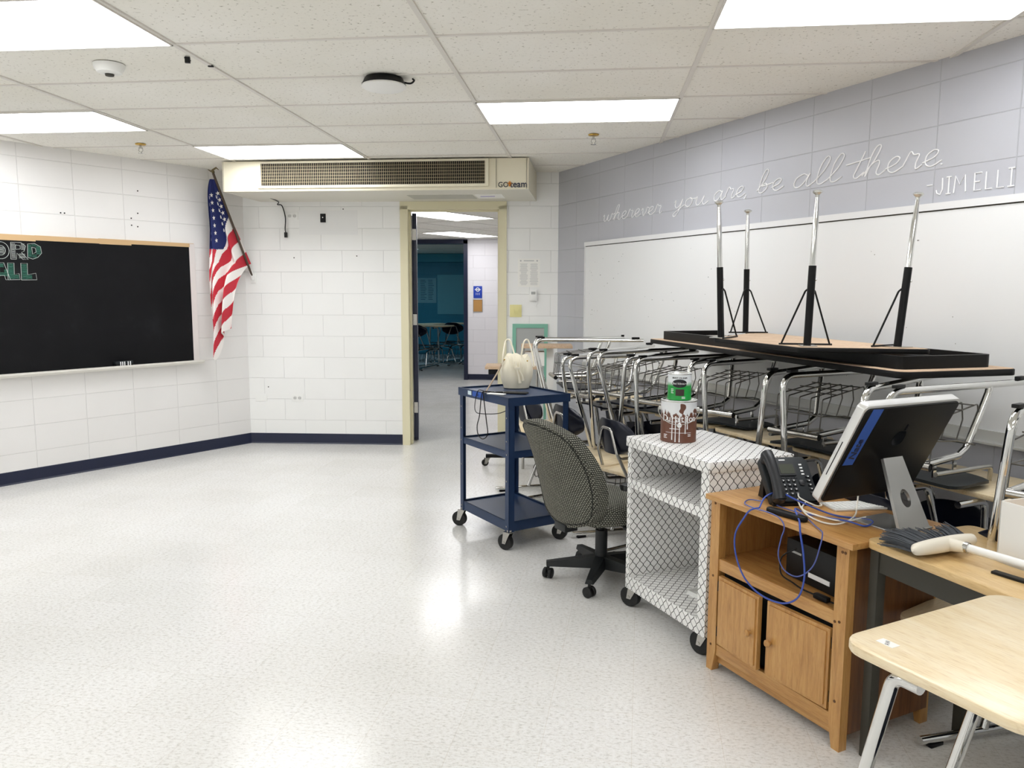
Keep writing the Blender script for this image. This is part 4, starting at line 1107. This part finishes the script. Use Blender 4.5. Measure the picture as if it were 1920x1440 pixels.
lg.prism([(x, y+.06) for x, y in lgp], .0068, .0078, T=TX_); lf_ = [(.004+.010*math.cos(a)*.5+.006, .105+.014*math.sin(a)) for a in [2*PI*i/12 for i in range(12)]]
lg.prism(lf_, .0068, .0078, T=TX_); lg.build('back_emblem', mat('emblem_black', '#191b1e', .08), im)
m = MB().box(-wI/2+.022, -wI/2+.072, -.045, .185, .0069, .0078, T=TX_ @ Matrix.Rotation(R(-3), 4, 'Z')); m.build('blue_tape', M_tape, im, smooth=False)
tt = text('tape_writing', 'Nate', .042, M_navyp, im, (0, 0, 0), (0, 0, 0), ext=.0004, shear=.2, off=.0008)
# writing runs down the tape; its face looks away from the user
Tt = TX_ @ Matrix.Translation((-wI/2+.048, .03, .0083)) @ Matrix.Rotation(PI/2, 4, 'Z')
tt.matrix_local = Tt
MB().box(-wI/2-.0008, -wI/2+.001, -.09, .05, -.020, -.017, T=TX_).build('disc_slot', M_dark, im, smooth=False)
# stand: slanted aluminium arm with a round hole + foot plate
m = MB()
z1 = .235; ytop = .104
w0, w1, th = .085, .055, .012
# arm plate with a round cable hole, built as a ring of quads between hole and outline
def armq(x, s_): # s_ 0 bottom..1 top -> local point on the plate mid surface
    return Vector((x*(w0+(w1-w0)*s_)*0.88, -.0+ytop*s_, z1*s_))
nh = 24; hole = []; outl = []
hc, hrx, hrz = .44, .36, .125
for i in range(nh):
    a = 2*PI*i/nh; hole.append((hrx*math.cos(a), hc+hrz*math.sin(a)))
    dx, dz = math.cos(a), math.sin(a); 
    k = min((1/abs(dx)) if abs(dx) > 1e-6 else 9e9, ((1-hc)/dz if dz > 0 else hc/-dz)/1.0 if abs(dz) > 1e-6 else 9e9)
    outl.append((dx*k, hc+dz*k))
corners = [(1, 1), (-1, 1), (-1, 0), (1, 0)]
# snap nearest outline points to the true corners
for cxy in corners:
    j = min(range(nh), key=lambda i: (outl[i][0]-cxy[0])**2+(outl[i][1]-cxy[1])**2); outl[j] = cxy
yn = Vector((0, math.cos(math.atan2(ytop, z1)), -math.sin(math.atan2(ytop, z1))))*th/2
def vv(p, sg): return armq(p[0], p[1])+yn*sg
H0 = [m.bm.verts.new(vv(p, -1)) for p in hole]; O0 = [m.bm.verts.new(vv(p, -1)) for p in outl]
H1 = [m.bm.verts.new(vv(p, 1)) for p in hole]; O1 = [m.bm.verts.new(vv(p, 1)) for p in outl]
for i in range(nh):
    j = (i+1) % nh
    m.bm.faces.new((H0[i], H0[j], O0[j], O0[i])); m.bm.faces.new((H1[j], H1[i], O1[i], O1[j]))
    m.bm.faces.new((O0[i], O0[j], O1[j], O1[i])); m.bm.faces.new((H0[j], H0[i], H1[i], H1[j]))
m.build('stand_arm', M_alu, im)
MB().prism(rrect(-.088, .088, -.008, .185, .006), .0, .007, bev=.002).build('stand_foot', M_alu, im)
MB().box(-.02, .02, ytop-.004, ytop+.02, z1-.03, z1-.012).build('hinge_block', M_alu, im)
# cables
e = empty('blue_cable', (0, 0, 0), 0, 'blue network cable looping off the front of the pine cabinet', 'cable')
zc = CH+.006
path = [(.257, -.02, zc+.006), (.216, .05, zc+.03), (.234, .10, zc+.045), (.33, .10, zc+.035), (.427, .17, zc), (.534, .235, zc), (.575, .16, zc), (.52, .135, zc+.006), (.44, .12, zc), (.38, .09, zc)]
MB().tube(smooth_path([on(cab, *p) for p in path], 8), .0032, 8).build('cable_run', M_cordb, e)
lp = [(.257, -.02, zc+.006), (.235, -.042, .735), (.209, -.046, .70), (.165, -.046, .625), (.172, -.046, .544), (.223, -.046, .470), (.308, -.046, .435), (.412, -.046, .441), (.483, -.046, .487), (.508, -.046, .563), (.500, -.046, .646), (.482, -.046, .715), (.47, -.038, .742), (.43, .0, zc+.003), (.376, .035, zc+.025), (.372, .07, zc+.01)]
MB().tube(smooth_path([on(cab, *p) for p in lp], 8), .0034, 8).build('cable_loop', M_cordb, e)
e = empty('blue_cable', (0, 0, 0), 0, 'second thinner blue cable, smaller loop over the open shelf of the cabinet', 'cable')
lp = [(.19, .061, zc+.004), (.138, .043, zc), (.17, -.01, zc), (.225, -.025, zc), (.326, -.028, zc+.003), (.386, -.042, .74), (.408, -.046, .715), (.395, -.046, .671), (.386, -.046, .609), (.417, -.046, .565), (.479, -.046, .562), (.541, -.046, .617), (.569, -.046, .70), (.572, -.042, .74), (.55, -.025, zc+.002), (.504, .002, zc), (.385, .06, zc+.004), (.273, .075, zc), (.21, .09, zc)]
MB().tube(smooth_path([on(cab, *p) for p in lp], 8), .0024, 8).build('cable_run', mat('slate_cable', '#4c5a9c', .4), e)
e = empty('white_cable', (0, 0, 0), 0, 'white cables curling beside the phone up to the computer stand', 'cable')
lp = [(.267, .259, zc), (.23, .236, zc+.01), (.26, .17, zc+.02), (.312, .13, zc+.006), (.397, .079, zc), (.483, .062, zc), (.517, .102, zc), (.476, .22, zc), (.42, .30, zc+.02), (.40, .33, zc+.10)]
MB().tube(smooth_path([on(cab, *p) for p in lp], 8), .003, 8).build('cable_run', M_cordw, e)
lp = [(.25, .26, zc), (.24, .20, zc+.03), (.29, .15, zc+.03), (.34, .18, zc+.01), (.31, .24, zc), (.26, .23, zc+.004), (.33, .12, zc+.004), (.42, .10, zc+.004), (.50, .14, zc), (.50, .25, zc)]
MB().tube(smooth_path([on(cab, *p) for p in lp], 8), .003, 8).build('cable_loop', M_cordw, e)
kp = on(cab, .30, .36, CH)
e = empty('keyboard', on(cab, .37, .345, CH), RZ_C+.25, 'slim white and aluminium keyboard half under the computer', 'keyboard')
MB().prism(rrect(-.11, .12, -.055, .055, .006), 0, .008, bev=.002).build('keyboard_base', M_aluw, e)
m = MB()
for i in range(12):
    for j in range(5): m.box(-.10+i*.0178, -.0855+i*.0178, -.045+j*.018, -.031+j*.018, .008, .0105)
m.build('keys', M_white, e, smooth=False)
e.rotation_euler[2] = RZ_C+PI/2-.3

# ------------------------------------------------------------------ student table with broom
tb0 = Vector((.881, 2.576, 0)); td = Vector((.239, -.496, 0)).normalized(); RZ_T = math.atan2(td.y, td.x)
tb = empty('work_table', tb0, RZ_T, 'laminate work table with dark metal apron, broom lying on it', 'table')
TW, TD, TH = 1.22, .47, .745
MB().prism(rrect(0, TW, 0, TD, .035), TH-.028, TH, bev=.005).build('tabletop', M_tabletop2, tb)
MB().box(.05, TW-.05, .018, .024, TH-.10, TH-.028).box(.05, TW-.05, TD-.024, TD-.018, TH-.10, TH-.028).box(.035, .04, .05, TD-.05, TH-.10, TH-.028).box(TW-.04, TW-.035, .05, TD-.05, TH-.10, TH-.028).build('apron', M_greyd, tb, smooth=False)
for x, y in ((.018, .012), (TW-.053, .012), (.018, TD-.047), (TW-.053, TD-.047)): MB().box(x, x+.035, y, y+.035, 0, TH-.028, bev=.003).build('leg', M_greyd, tb)
# broom
bA = Vector((1.03, 2.425, 0)); 
br = empty('push_broom', Vector((1.06, 2.44, TH)), 0, 'cream plastic broom with grey bristles lying on the work table', 'broom')
hx = Vector((.86, .50, 0)).normalized()          # along the head
hy = Vector((-.60, .80, 0)).normalized()*1.0     # bristles point this way
hy = Vector((-hx.y, hx.x, 0))
Th = Matrix((( hx.x, hy.x, 0, 0), (hx.y, hy.y, 0, 0), (0, 0, 1, .035), (0, 0, 0, 1)))
m = MB(); pts = []
n = 20
def headp(t): return Vector(((t-.5)*.275, -.012+.028*(abs(t-.5)*2)**2*0, 0))
m.tube([Th @ headp(i/n) for i in range(n+1)], [.010+.014*math.sin(PI*min(1, max(0, (i/n)))**1.0)**.35 if 0 < i < n else .004 for i in range(n+1)], 14)
m.tube([Th @ Vector((.01, -.01, .0)), Th @ Vector((.012, -.05, .004)), Th @ Vector((.016, -.075, .006))], [.022, .018, .015], 12)
m.build('broom_head', M_broomw, br)
m = MB()
for i in range(300):
    t = random.random(); x = (t-.5)*.25; fan = (t-.5)*.07+.025; ln = .095+.02*math.sin(t*7)+.012*random.random(); zz = random.uniform(-.014, .014)
    a = Th @ Vector((x, .005, zz)); b = Th @ Vector((x+fan*1.0+.01*random.uniform(-1, 1), .005+ln, zz*1.5-.004*random.random()))
    mid = (a+b)/2+Vector((0, 0, .004)); m.tube([a, mid, b], [.0022, .002, .0012], 4)
o = m.build('bristles', M_bristle, br); o['kind'] = 'stuff'
hd = (Vector((1.235, 2.18, 0))-Vector((1.06, 2.44, 0))).normalized()
hs0 = Th @ Vector((.016, -.07, .006)); hdir = Vector((.60, -.80, -.02)).normalized()
MB().cyl(hs0, hs0+hdir*1.0, .0125, .0125, 14).build('broom_handle', M_white, br)
MB().cyl(hs0-hdir*.004, hs0+hdir*.008, .0165, .0165, 14).build('collar', M_chromed, br)
e = empty('black_strip', on(tb, .50, .13, TH), RZ_T+.15, 'flat black strip under the broom handle on the work table', 'strip')
MB().box(-.13, .2, -.012, .012, 0, .008, bev=.002).build('strip_body', M_black, e)
# white box
bxp = Vector((1.196, 2.40, 0))
wbx = empty('white_box', Vector((1.200, 2.395, TH)), RZ_T, 'white open carton standing on the work table at the frame edge', 'box')
m = MB().box(0, .34, 0, .004, 0, .185).box(0, .004, 0, .2, 0, .185).box(.336, .34, 0, .2, 0, .185).box(0, .34, .196, .2, 0, .185).box(0, .34, 0, .2, 0, .004)
m.build('carton', M_white, wbx, smooth=False)
MB().box(.006, .334, .006, .194, .15, .155).build('carton_contents', M_oak, wbx, smooth=False)
MB().box(-.001, -.0002, .0, .004, 0, .185).build('carton_edge', M_oak, wbx, smooth=False)

# ------------------------------------------------------------------ combo desks
def make_desk(lean, name='student_desk', spread=(.06, .19, .10), dk=(-.22, .18, 0)):
    f_, r_, t_ = spread
    root = empty(name)
    zt = .727
    top = MB().prism(rrect(dk[0], dk[1], dk[2]-.29, dk[2]+.29, .06, 6), zt, zt+.023, bev=.006); top.build('desktop', M_maple, root)
    ru = .0145
    for s_ in (-1, 1):
        P = [(-lean-(.16 if dk[2] == 0 else .06), s_*t_, zt-ru-.001), (-lean, s_*t_, zt-ru-.001), (0, s_*f_, ru+.012), (-.86, s_*r_, ru+.012)]
        m = MB().tube(bend(P, [.05, .075], 7), ru, 12); m.build('side_frame', M_chrome, root)
        yb = s_*(f_+(r_-f_)*.60/.86); yt = s_*.11
        P = [(-.60, yb, ru*2+.006), (-.592, yb, .06), (-.51, yt, .285), (-.44, yt, .312), (-.18, yt, .318)]
        m = MB().tube(bend(P, .04, 5), ru, 12); m.cyl((-.525, yt*1.02, .25), (-.525, yt*1.14, .25), .008, seg=8)
        for x in (-.26, -.42): m.box(x-.012, x+.012, yt-.003, yt+.003, .32, .385)
        m.build('rear_post', M_chrome, root)
    for x in (-.06, -.80):
        for s_ in (-1, 1):
            y = s_*(f_+(r_-f_)*-x/.86); MB().box(x-.03, x+.03, y-.012, y+.012, 0, .013, bev=.003).build('glide', M_black, root)
    # seat support crossbar: an open tube end
    MB().cyl((-.168, -.14, .322), (-.168, .14, .322), .016, seg=14, cap=False).build('crossbar', M_chromed, root)
    MB().cyl((-.168, -.138, .322), (-.168, .138, .322), .0135, seg=12).build('bore_shade_rod', M_dark, root)  # black rod paints the shade inside the open tube
    # back support: one bent rod up to the backrest and back
    P = [(-.19, -.15, .350), (-.64, -.155, .372), (-.725, -.11, .58), (-.735, -.05, .725), (-.735, .05, .725), (-.725, .11, .58), (-.64, .155, .372), (-.19, .15, .350)]
    MB().tube(bend(P, .04, 6), .0095, 10).build('back_support', M_chromed, root)
    # seat shell, slightly dished
    m = MB()
    def seatp(u, v, dz=0):
        x = -.27-.40*u; y = (v-.5)*.40
        a = (2*u-1); b = (2*v-1)
        # round the corners
        k = max(0, abs(a)**4+abs(b)**4-1.0); 
        sx = 1-.10*abs(b)**6*abs(a); sy = 1-.10*abs(a)**6*abs(b)
        x = -.40+(-.40-(-.40)+(.5-u)*.37)*sx; y = y*sy
        return Vector((x, y, .404+.012*a*a*(1 if a > 0 else -.8)+.012*b*b+dz))
    g0 = m.grid(lambda u, v: seatp(u, v), 12, 12); g1 = m.grid(lambda u, v: seatp(u, v, -.012), 12, 12)
    rim0 = [g0[i][0] for i in range(13)]+[g0[12][j] for j in range(1, 13)]+[g0[i][12] for i in range(11, -1, -1)]+[g0[0][j] for j in range(11, 0, -1)]
    rim1 = [g1[i][0] for i in range(13)]+[g1[12][j] for j in range(1, 13)]+[g1[i][12] for i in range(11, -1, -1)]+[g1[0][j] for j in range(11, 0, -1)]
    for i in range(len(rim0)):
        j = (i+1) % len(rim0); m.bm.faces.new((rim0[i], rim0[j], rim1[j], rim1[i]))
    m.build('seat', M_char if lean == 0 else M_navy, root, ang=50)
    # backrest: curved oval shell
    m = MB()
    def backp(u, v, d=0):
        b = 2*u-1; a = 2*v-1
        h = .105*(1-.35*abs(b)**4); w = .215*(1-.30*abs(a)**3)
        return Vector((-.72+.06*b*b+d-.02*v, w*b, .675+h*a))
    g0 = m.grid(lambda u, v: backp(u, v), 14, 8); g1 = m.grid(lambda u, v: backp(u, v, .011), 14, 8)
    nu, nv = 14, 8
    def rim(g): return [g[i][0] for i in range(nu+1)]+[g[nu][j] for j in range(1, nv+1)]+[g[i][nv] for i in range(nu-1, -1, -1)]+[g[0][j] for j in range(nv-1, 0, -1)]
    a_, b_ = rim(g0), rim(g1)
    for i in range(len(a_)):
        j = (i+1) % len(a_); m.bm.faces.new((a_[i], a_[j], b_[j], b_[i]))
    m.build('backrest', M_navy, root, ang=50)
    # wire book basket under the seat
    m = MB(); rw = .0032
    for k in range(5):
        y = (k-2)*.062
        m.tube(bend([(-.19, y, .315), (-.20, y, .225), (-.205, y, .145), (-.55, y, .105), (-.565, y, .18), (-.52, y, .27)], .012, 3), rw, 6)
    for x, z in ((-.30, .128), (-.40, .117), (-.50, .105)): m.tube([(x, -.135, z), (x, .135, z)], rw, 6)
    m.tube([(-.52, -.14, .27), (-.52, .14, .27)], rw, 6); m.tube([(-.20, -.135, .225), (-.20, .135, .225)], rw, 6)
    m.tube([(-.19, -.14, .313), (-.19, .14, .313)], rw, 6)
    for s_ in (-1, 1): m.tube(bend([(-.20, s_*.124, .225), (-.36, s_*.145, .235), (-.52, s_*.135, .27)], .03, 4), rw, 6)
    m.build('book_basket', M_wire, root)
    return root
protoA = make_desk(0, spread=(.045, .185, .10))
protoB = make_desk(.17, spread=(.04, .185, .13))
used = {}
def desk(proto, loc, rz, flip, label, group, sc=1):
    if proto not in used: o = proto; used[proto] = 1
    else: o = copy_tree(proto)
    o.location = loc; o.rotation_euler = (PI, 0, rz) if flip else (0, 0, rz); o.scale = (sc,)*3
    tag(o, label, 'student desk', group); return o
Z2 = 1.181
rzU = R(197); rzL = R(30.1)
U_ = [(5.30, 1.10, 'A', 'overturned desk over the white carton, its chrome leg tall at the frame edge', 221, 1.19, 1),
      (4.68, 1.045, 'A', 'overturned desk behind the computer, runner sticking out right of the stacked tables', 221, 1.19, 1),
      (4.00, .925, 'A', 'overturned desk with wire basket between the computer and the lattice cart', 221, 1.18, 1),
      (3.25, .80, 'A', 'overturned desk with wire basket just behind the paint cans', 228, 1.165, 1),
      (2.72, .90, 'A', 'overturned desk left of the small green paint can', 222, 1.15, .96),
      (2.40, .99, 'B', 'overturned desk behind the office chair, legs crossing', 226, 1.17, .97),
      (2.04, 1.0, 'B', 'overturned desk right above the blue cart corner', 216, 1.11, .94)]
for al, of_, k, lb, rz, zz, sc in U_:
    p = RW(al, of_)
    desk(protoA if k == 'A' else protoB, (p.x, p.y, zz), R(rz), True, lb, 'upside-down desks stacked along the grey wall', sc)
LL = [(5.30, 'upright desk under the white carton side of the stacked row'), (4.68, 'upright desk with dark navy backrest behind the computer stand'),
      (4.06, 'upright desk under the overturned one behind the desk phone'), (3.44, 'upright desk in the lower row behind the paint cans'),
      (2.82, 'upright desk in the lower row behind the office chair, navy backrest showing'), (2.20, 'upright desk in the lower row right of the blue cart'),
      (1.58, 'upright desk in the lower row behind the blue cart')]
for al, lb in LL:
    p = RW(al, .385); desk(protoB, (p.x, p.y, 0), rzL, False, lb, 'upright desks in the lower row along the grey wall')
desk(protoB, (-.50, 6.27, Z2), R(192), True, 'overturned desk in the far corner before the green framed board', 'overturned desks in the far corner')
# foreground desk
fw = Vector((-.55, .835, 0)).normalized(); fl_ = Vector((-fw.y, fw.x, 0))
protoC = make_desk(.16, spread=(.17, .2, .18), dk=(-.46, -.04, -.08))
p = Vector((.640, 1.645, 0))+fw*.16*1.035-fl_*.18*1.035
fd = desk(protoC, (p.x, p.y, 0), math.atan2(fw.y, fw.x), False, 'pale maple student desk nearest the viewer at the bottom right corner', None, 1.035)
lbx = MB().box(-.13, -.09, .125, .150, .7501, .7507); lb_o = lbx.build('paper_label', M_paper, fd, smooth=False)
text('label_writing', 'AW', .014, M_text_k, fd, (-.11, .1375, .7508), (0, 0, R(-60)), ext=.0001)

# ------------------------------------------------------------------ two stacked folding tables
d_ = Vector((.378, -.926, 0)); p_ = Vector((.926, .378, 0))
tc = Vector((1.24, 3.307, 0))-d_*1.15+p_*.30
ft = empty('folded_table', (tc.x, tc.y, 1.1905), math.atan2(d_.y, d_.x), 'upside-down folding table with black apron lying across the stacked desks', 'table')
MB().prism(rrect(-1.16, 1.16, -.305, .305, .045), 0, .028, bev=.004).build('tabletop', M_blackm, ft)
MB().prism(rrect(-1.156, 1.156, -.301, .301, .043), .0275, .0295).build('board_underside', M_board, ft)
def rimframe(x0, x1, y0, y1, r, z0, z1, t):
    m = MB(); o_ = rrect(x0, x1, y0, y1, r); i_ = rrect(x0+t, x1-t, y0+t, y1-t, max(r-t, .005)); n = len(o_)
    vs = [(*p, z0) for p in o_]+[(*p, z1) for p in o_]+[(*p, z1) for p in i_]+[(*p, z0) for p in i_]
    fs = []
    for k in range(4):
        for i in range(n): j = (i+1) % n; fs.append((k*n+i, k*n+j, ((k+1) % 4)*n+j, ((k+1) % 4)*n+i))
    m._add(vs, fs); return m
rimframe(-1.08, 1.08, -.245, .245, .04, .029, .085, .022).build('apron', M_blackm, ft, ang=30)
for s_ in (-1, 1):
    m = MB(); x = s_*.95
    m.tube(bend([(x, -.19, .045), (x-s_*.62, -.19, .052), (x-s_*.62, .19, .052), (x, .19, .045)], .03, 5), .0135, 10)
    m.build('folded_leg', M_blackm, ft)
    MB().tube([(s_*.99, -.21, .047), (s_*.99, .21, .047)], .01, 8).build('pivot_bar', M_chromed, ft)
ZB = 1.1905+.0865
V = [(.62, 4.2), (.89, 3.53), (1.44, 3.50), (.97, 4.85)]
c0 = Vector((.98, 4.0, 0))
tz = empty('trapezoid_table', (c0.x, c0.y, ZB), 0, 'upside-down trapezoid table, its four chrome and black legs in the air', 'table')
Vl = [(x-c0.x, y-c0.y) for x, y in V]
MB().prism(rpoly(Vl, .03), 0, .022, bev=.003).build('tabletop', M_blackm, tz)
sh = lambda q, k: (q[0]*k, q[1]*k)
cenx = sum(a for a, b in Vl)/4; ceny = sum(b for a, b in Vl)/4
MB().prism(rpoly([(cenx+(a-cenx)*.985, ceny+(b-ceny)*.985) for a, b in Vl], .028), .0215, .0232).build('board_underside', M_board, tz)
legs = [((.655, 4.19), (.622, 4.19, 2.005)), ((.882, 4.74), (.870, 4.74, 2.015)), ((.945, 3.62), (.962, 3.63, 1.985)), ((1.325, 3.60), (1.385, 3.63, 1.97))]
for (bx, by), tp in legs:
    a = Vector((bx, by, ZB+.024))-tz.location; b = Vector(tp)-tz.location
    L_ = bpy.data.objects.new('leg', None); COL.objects.link(L_); L_.parent = tz; L_.location = a; L_.empty_display_size = .05
    v = b-a; vn = v.normalized()
    MB().cyl((0, 0, .003), v*.52, .0165, .0165, 14).build('leg_sleeve', M_blackm, L_)
    MB().tube([v*.50, v*.82, v*.83, v*.955], [.0125, .0125, .0118, .0085], 14).build('chrome_insert', M_chrome, L_)
    q_ = Matrix.Translation(v*.955) @ vn.to_track_quat('Z', 'Y').to_matrix().to_4x4()
    MB().lathe([(0, 0), (.008, 0), (.009, .01), (.021, .020), (.022, .026), (.014, .031), (0, .032)], T=q_, seg=18).build('glide', M_tin, L_)
    # side plate and V brace
    ct = Vector((cenx, ceny, 0))-a; ct.z = 0; ct.normalize(); sd_ = Vector((-ct.y, ct.x, 0))
    MB().prism([(-.05, -.035), (.05, -.035), (.05, .035), (-.05, .035)], 0, .004, T=Matrix.Rotation(math.atan2(ct.y, ct.x), 4, 'Z')).build('mount_plate', M_chromed, L_, smooth=False)
    m = MB()
    for s_ in (-1, 1): m.tube(bend([vn*.26+ct*.012, vn*.245+ct*.018+sd_*s_*.02, ct*.05+sd_*s_*.105+Vector((0, 0, .004))], .02, 4), .0042, 8)
    m.tube([ct*.05+sd_*-.115+Vector((0, 0, .005)), ct*.05+sd_*.115+Vector((0, 0, .005))], .0045, 6)
    m.build('brace', M_blackm, L_)
    MB().ball(v*.43+Vector((.017, -.005, 0)), .005).build('lock_button', M_chrome, L_)

# ------------------------------------------------------------------ office chair
ch = empty('office_chair', (.05, 4.11, 0), R(36), 'grey woven fabric office chair on a black five-star base', 'office chair')
bs_ = MB(); bs_.lathe([(0, .06), (.04, .06), (.042, .10), (.034, .12), (0, .12)], seg=20)
cm = mat('chair_black', '#16191a', .45)
for k in range(5):
    a = 2*PI*k/5+R(150); ca, sa = math.cos(a), math.sin(a)
    T = Matrix.Rotation(a, 4, 'Z')
    vs = [(.03, -.034, .064), (.03, .034, .064), (.295, .022, .070), (.295, -.022, .070), (.03, -.026, .128), (.03, .026, .128), (.295, .015, .094), (.295, -.015, .094)]
    bs_._add(vs, [(0, 1, 2, 3), (4, 7, 6, 5), (0, 4, 5, 1), (1, 5, 6, 2), (2, 6, 7, 3), (3, 7, 4, 0)], T)
bs_.build('star_base', cm, ch)
for k in range(5):
    a = 2*PI*k/5+R(150)
    m = MB(); T = Matrix.Translation((.285*math.cos(a), .285*math.sin(a), 0)) @ Matrix.Rotation(a+1.1, 4, 'Z')
    for s_ in (-1, 1):
        m.lathe([(0, 0), (.024, 0), (.028, .004), (.028, .016), (.022, .020), (0, .020)], T=T @ Matrix.Translation((0, s_*.006 if s_ > 0 else -.006, .028)) @ Matrix.Rotation(-s_*PI/2, 4, 'X'), seg=20)
    m.cyl(T @ Vector((0, 0, .028)), T @ Vector((0, 0, .078)), .008)
    m.build('twin_caster', M_rubber, ch)
MB().cyl((0, 0, .11), (0, 0, .27), .033).cyl((0, 0, .27), (0, 0, .32), .018).build('gas_column', cm, ch)
MB().box(-.10, .12, -.08, .08, .315, .345, bev=.006).build('tilt_plate', cm, ch)
def cushion(fn_mid, nu, nv, nm, mtl, parent, ang=60):
    m = MB(); g0 = m.grid(lambda u, v: fn_mid(u, v, 1), nu, nv); g1 = m.grid(lambda u, v: fn_mid(u, v, -1), nu, nv)
    def rim(g): return [g[i][0] for i in range(nu+1)]+[g[nu][j] for j in range(1, nv+1)]+[g[i][nv] for i in range(nu-1, -1, -1)]+[g[0][j] for j in range(nv-1, 0, -1)]
    a, b = rim(g0), rim(g1)
    for i in range(len(a)):
        j = (i+1) % len(a); m.bm.faces.new((a[i], a[j], b[j], b[i]))
    return m.build(nm, mtl, parent, ang=ang)
def superc(a, b, p=.16):      # square -> rounded square
    return a*math.sqrt(1-b*b/2*p*3), b*math.sqrt(1-a*a/2*p*3)
def seatc(u, v, s_):
    a, b = superc(2*u-1, 2*v-1, .3); e_ = max(abs(2*u-1), abs(2*v-1))
    th = .032+.032*(1-e_**6)
    return Vector((.01+.265*a, .265*b, .405+s_*th-.02*max(0, a)**3))
cushion(seatc, 16, 16, 'seat', M_fab, ch)
def backc(u, v, s_):
    a, b = superc(2*u-1, 2*v-1, .27); e_ = max(abs(2*u-1), abs(2*v-1))
    th = .034+(.030 if s_ > 0 else .010)*(1-e_**8)
    w = .268*(1-.05*b+.02*b*b)
    x = -.225-.10*(b+1)*.5-.09*(b+1)**2*.25+.085*a*a
    return Vector((x+s_*th, w*a, .615+.285*b))
cushion(backc, 20, 20, 'backrest', M_fab, ch)
# piping along the rear rim
pp_ = []
for i in range(60):
    t = 2*PI*i/60; a = math.cos(t); b = math.sin(t); k = 1/max(abs(a), abs(b)); a *= k; b *= k
    u, v = (a*.93+1)/2, (b*.93+1)/2; pp_.append(backc(u, v, -1)+Vector((-.002, 0, 0)))
MB().tube(pp_, .0035, 6, closed=True).build('piping', mat('dark_piping', '#2c2d29', .9), ch)
MB().tube(bend([(-.02, 0, .328), (-.19, 0, .325), (-.235, 0, .36), (-.245, 0, .45)], .05, 6), .016, 10).box(-.27, -.19, -.05, .05, .305, .345, bev=.004).build('back_bracket', cm, ch)
for s_ in (-1, 1):
    m = MB().tube(bend([(.0, s_*.20, .335), (.0, s_*.295, .335), (.02, s_*.30, .52), (.03, s_*.295, .56)], .04, 6), .015, 10)
    m.prism(rrect(-.10, .14, s_*.295-.032, s_*.295+.032, .028), .56, .592, bev=.008); m.build('armrest', cm, ch)
MB().cyl((.02, -.07, .325), (.05, -.24, .315), .006).ball((.05, -.245, .315), .014).build('lever', cm, ch)

# ------------------------------------------------------------------ green framed board in the far corner
gb = empty('framed_board', FW(WL-.27, .10, 0), A_M, 'grey board in a sea green painted frame standing in the corner', 'framed board')
T = Matrix.Rotation(R(-5), 4, 'X')
w_ = .33
m = MB().box(-.17, .175, -.02, 0, 1.185, 1.225, T=T).box(-.17, .175, -.02, 0, .53, .57, T=T).box(-.17, -.135, -.02, 0, .0, 1.185, T=T).box(.14, .175, -.02, 0, .0, 1.185, T=T)
m.build('green_frame', M_greenf, gb, smooth=False)
MB().box(-.135, .14, -.012, -.004, .57, 1.185, T=T).build('grey_panel', M_greyb, gb, smooth=False)
st = empty('shelf_stand', (-.62, 6.78, 0), R(5), 'narrow stand with two wood shelves and white post in the far corner', 'shelf stand')
MB().box(-.02, .42, -.14, .14, 1.055, 1.08, bev=.003).build('shelf', M_board, st)
MB().box(-.33, .14, -.16, .14, .875, .90, bev=.003).build('shelf', M_board, st)
for x, y in ((-.0, -.12), (.12, .1)): MB().cyl((x, y, .0), (x, y, 1.055), .012).build('post', M_chromed, st)
MB().box(.20, .26, -.05, -.02, .0, 1.055).build('white_post', M_white, st, smooth=False)
MB().box(-.33, .30, -.02, .02, .075, .105, bev=.003).build('base_bar', M_blackm, st)
for x in (-.31, .28): caster(st, x, 0, .075, .03, R(200), w=.02)
MB().box(-.30, -.22, -.15, -.1, .83, .875, bev=.004).build('bracket', M_blackm, st)
MB().box(.0, .18, -.10, .06, .901, 1.02).build('paper_stack', M_paper, st, smooth=False)

# ------------------------------------------------------------------ chairs and desks in the dark teal classroom
for i, (x, y, rz) in enumerate([(-3.9, 15.6, 2.0), (-3.25, 15.9, 1.2), (-3.55, 16.7, 2.4), (-4.3, 16.9, 1.9), (-2.9, 17.2, 1.4)]):
    desk(protoB, (x, y, 0), rz, False, ['dark desk at the left of the teal classroom across the hall', 'dark desk in the middle of the teal classroom doorway', 'dark desk behind the front ones in the teal classroom', 'dark desk far at the left in the teal classroom', 'dark desk farthest right in the teal classroom'][i], 'desks in the teal classroom across the hall', 1.12)
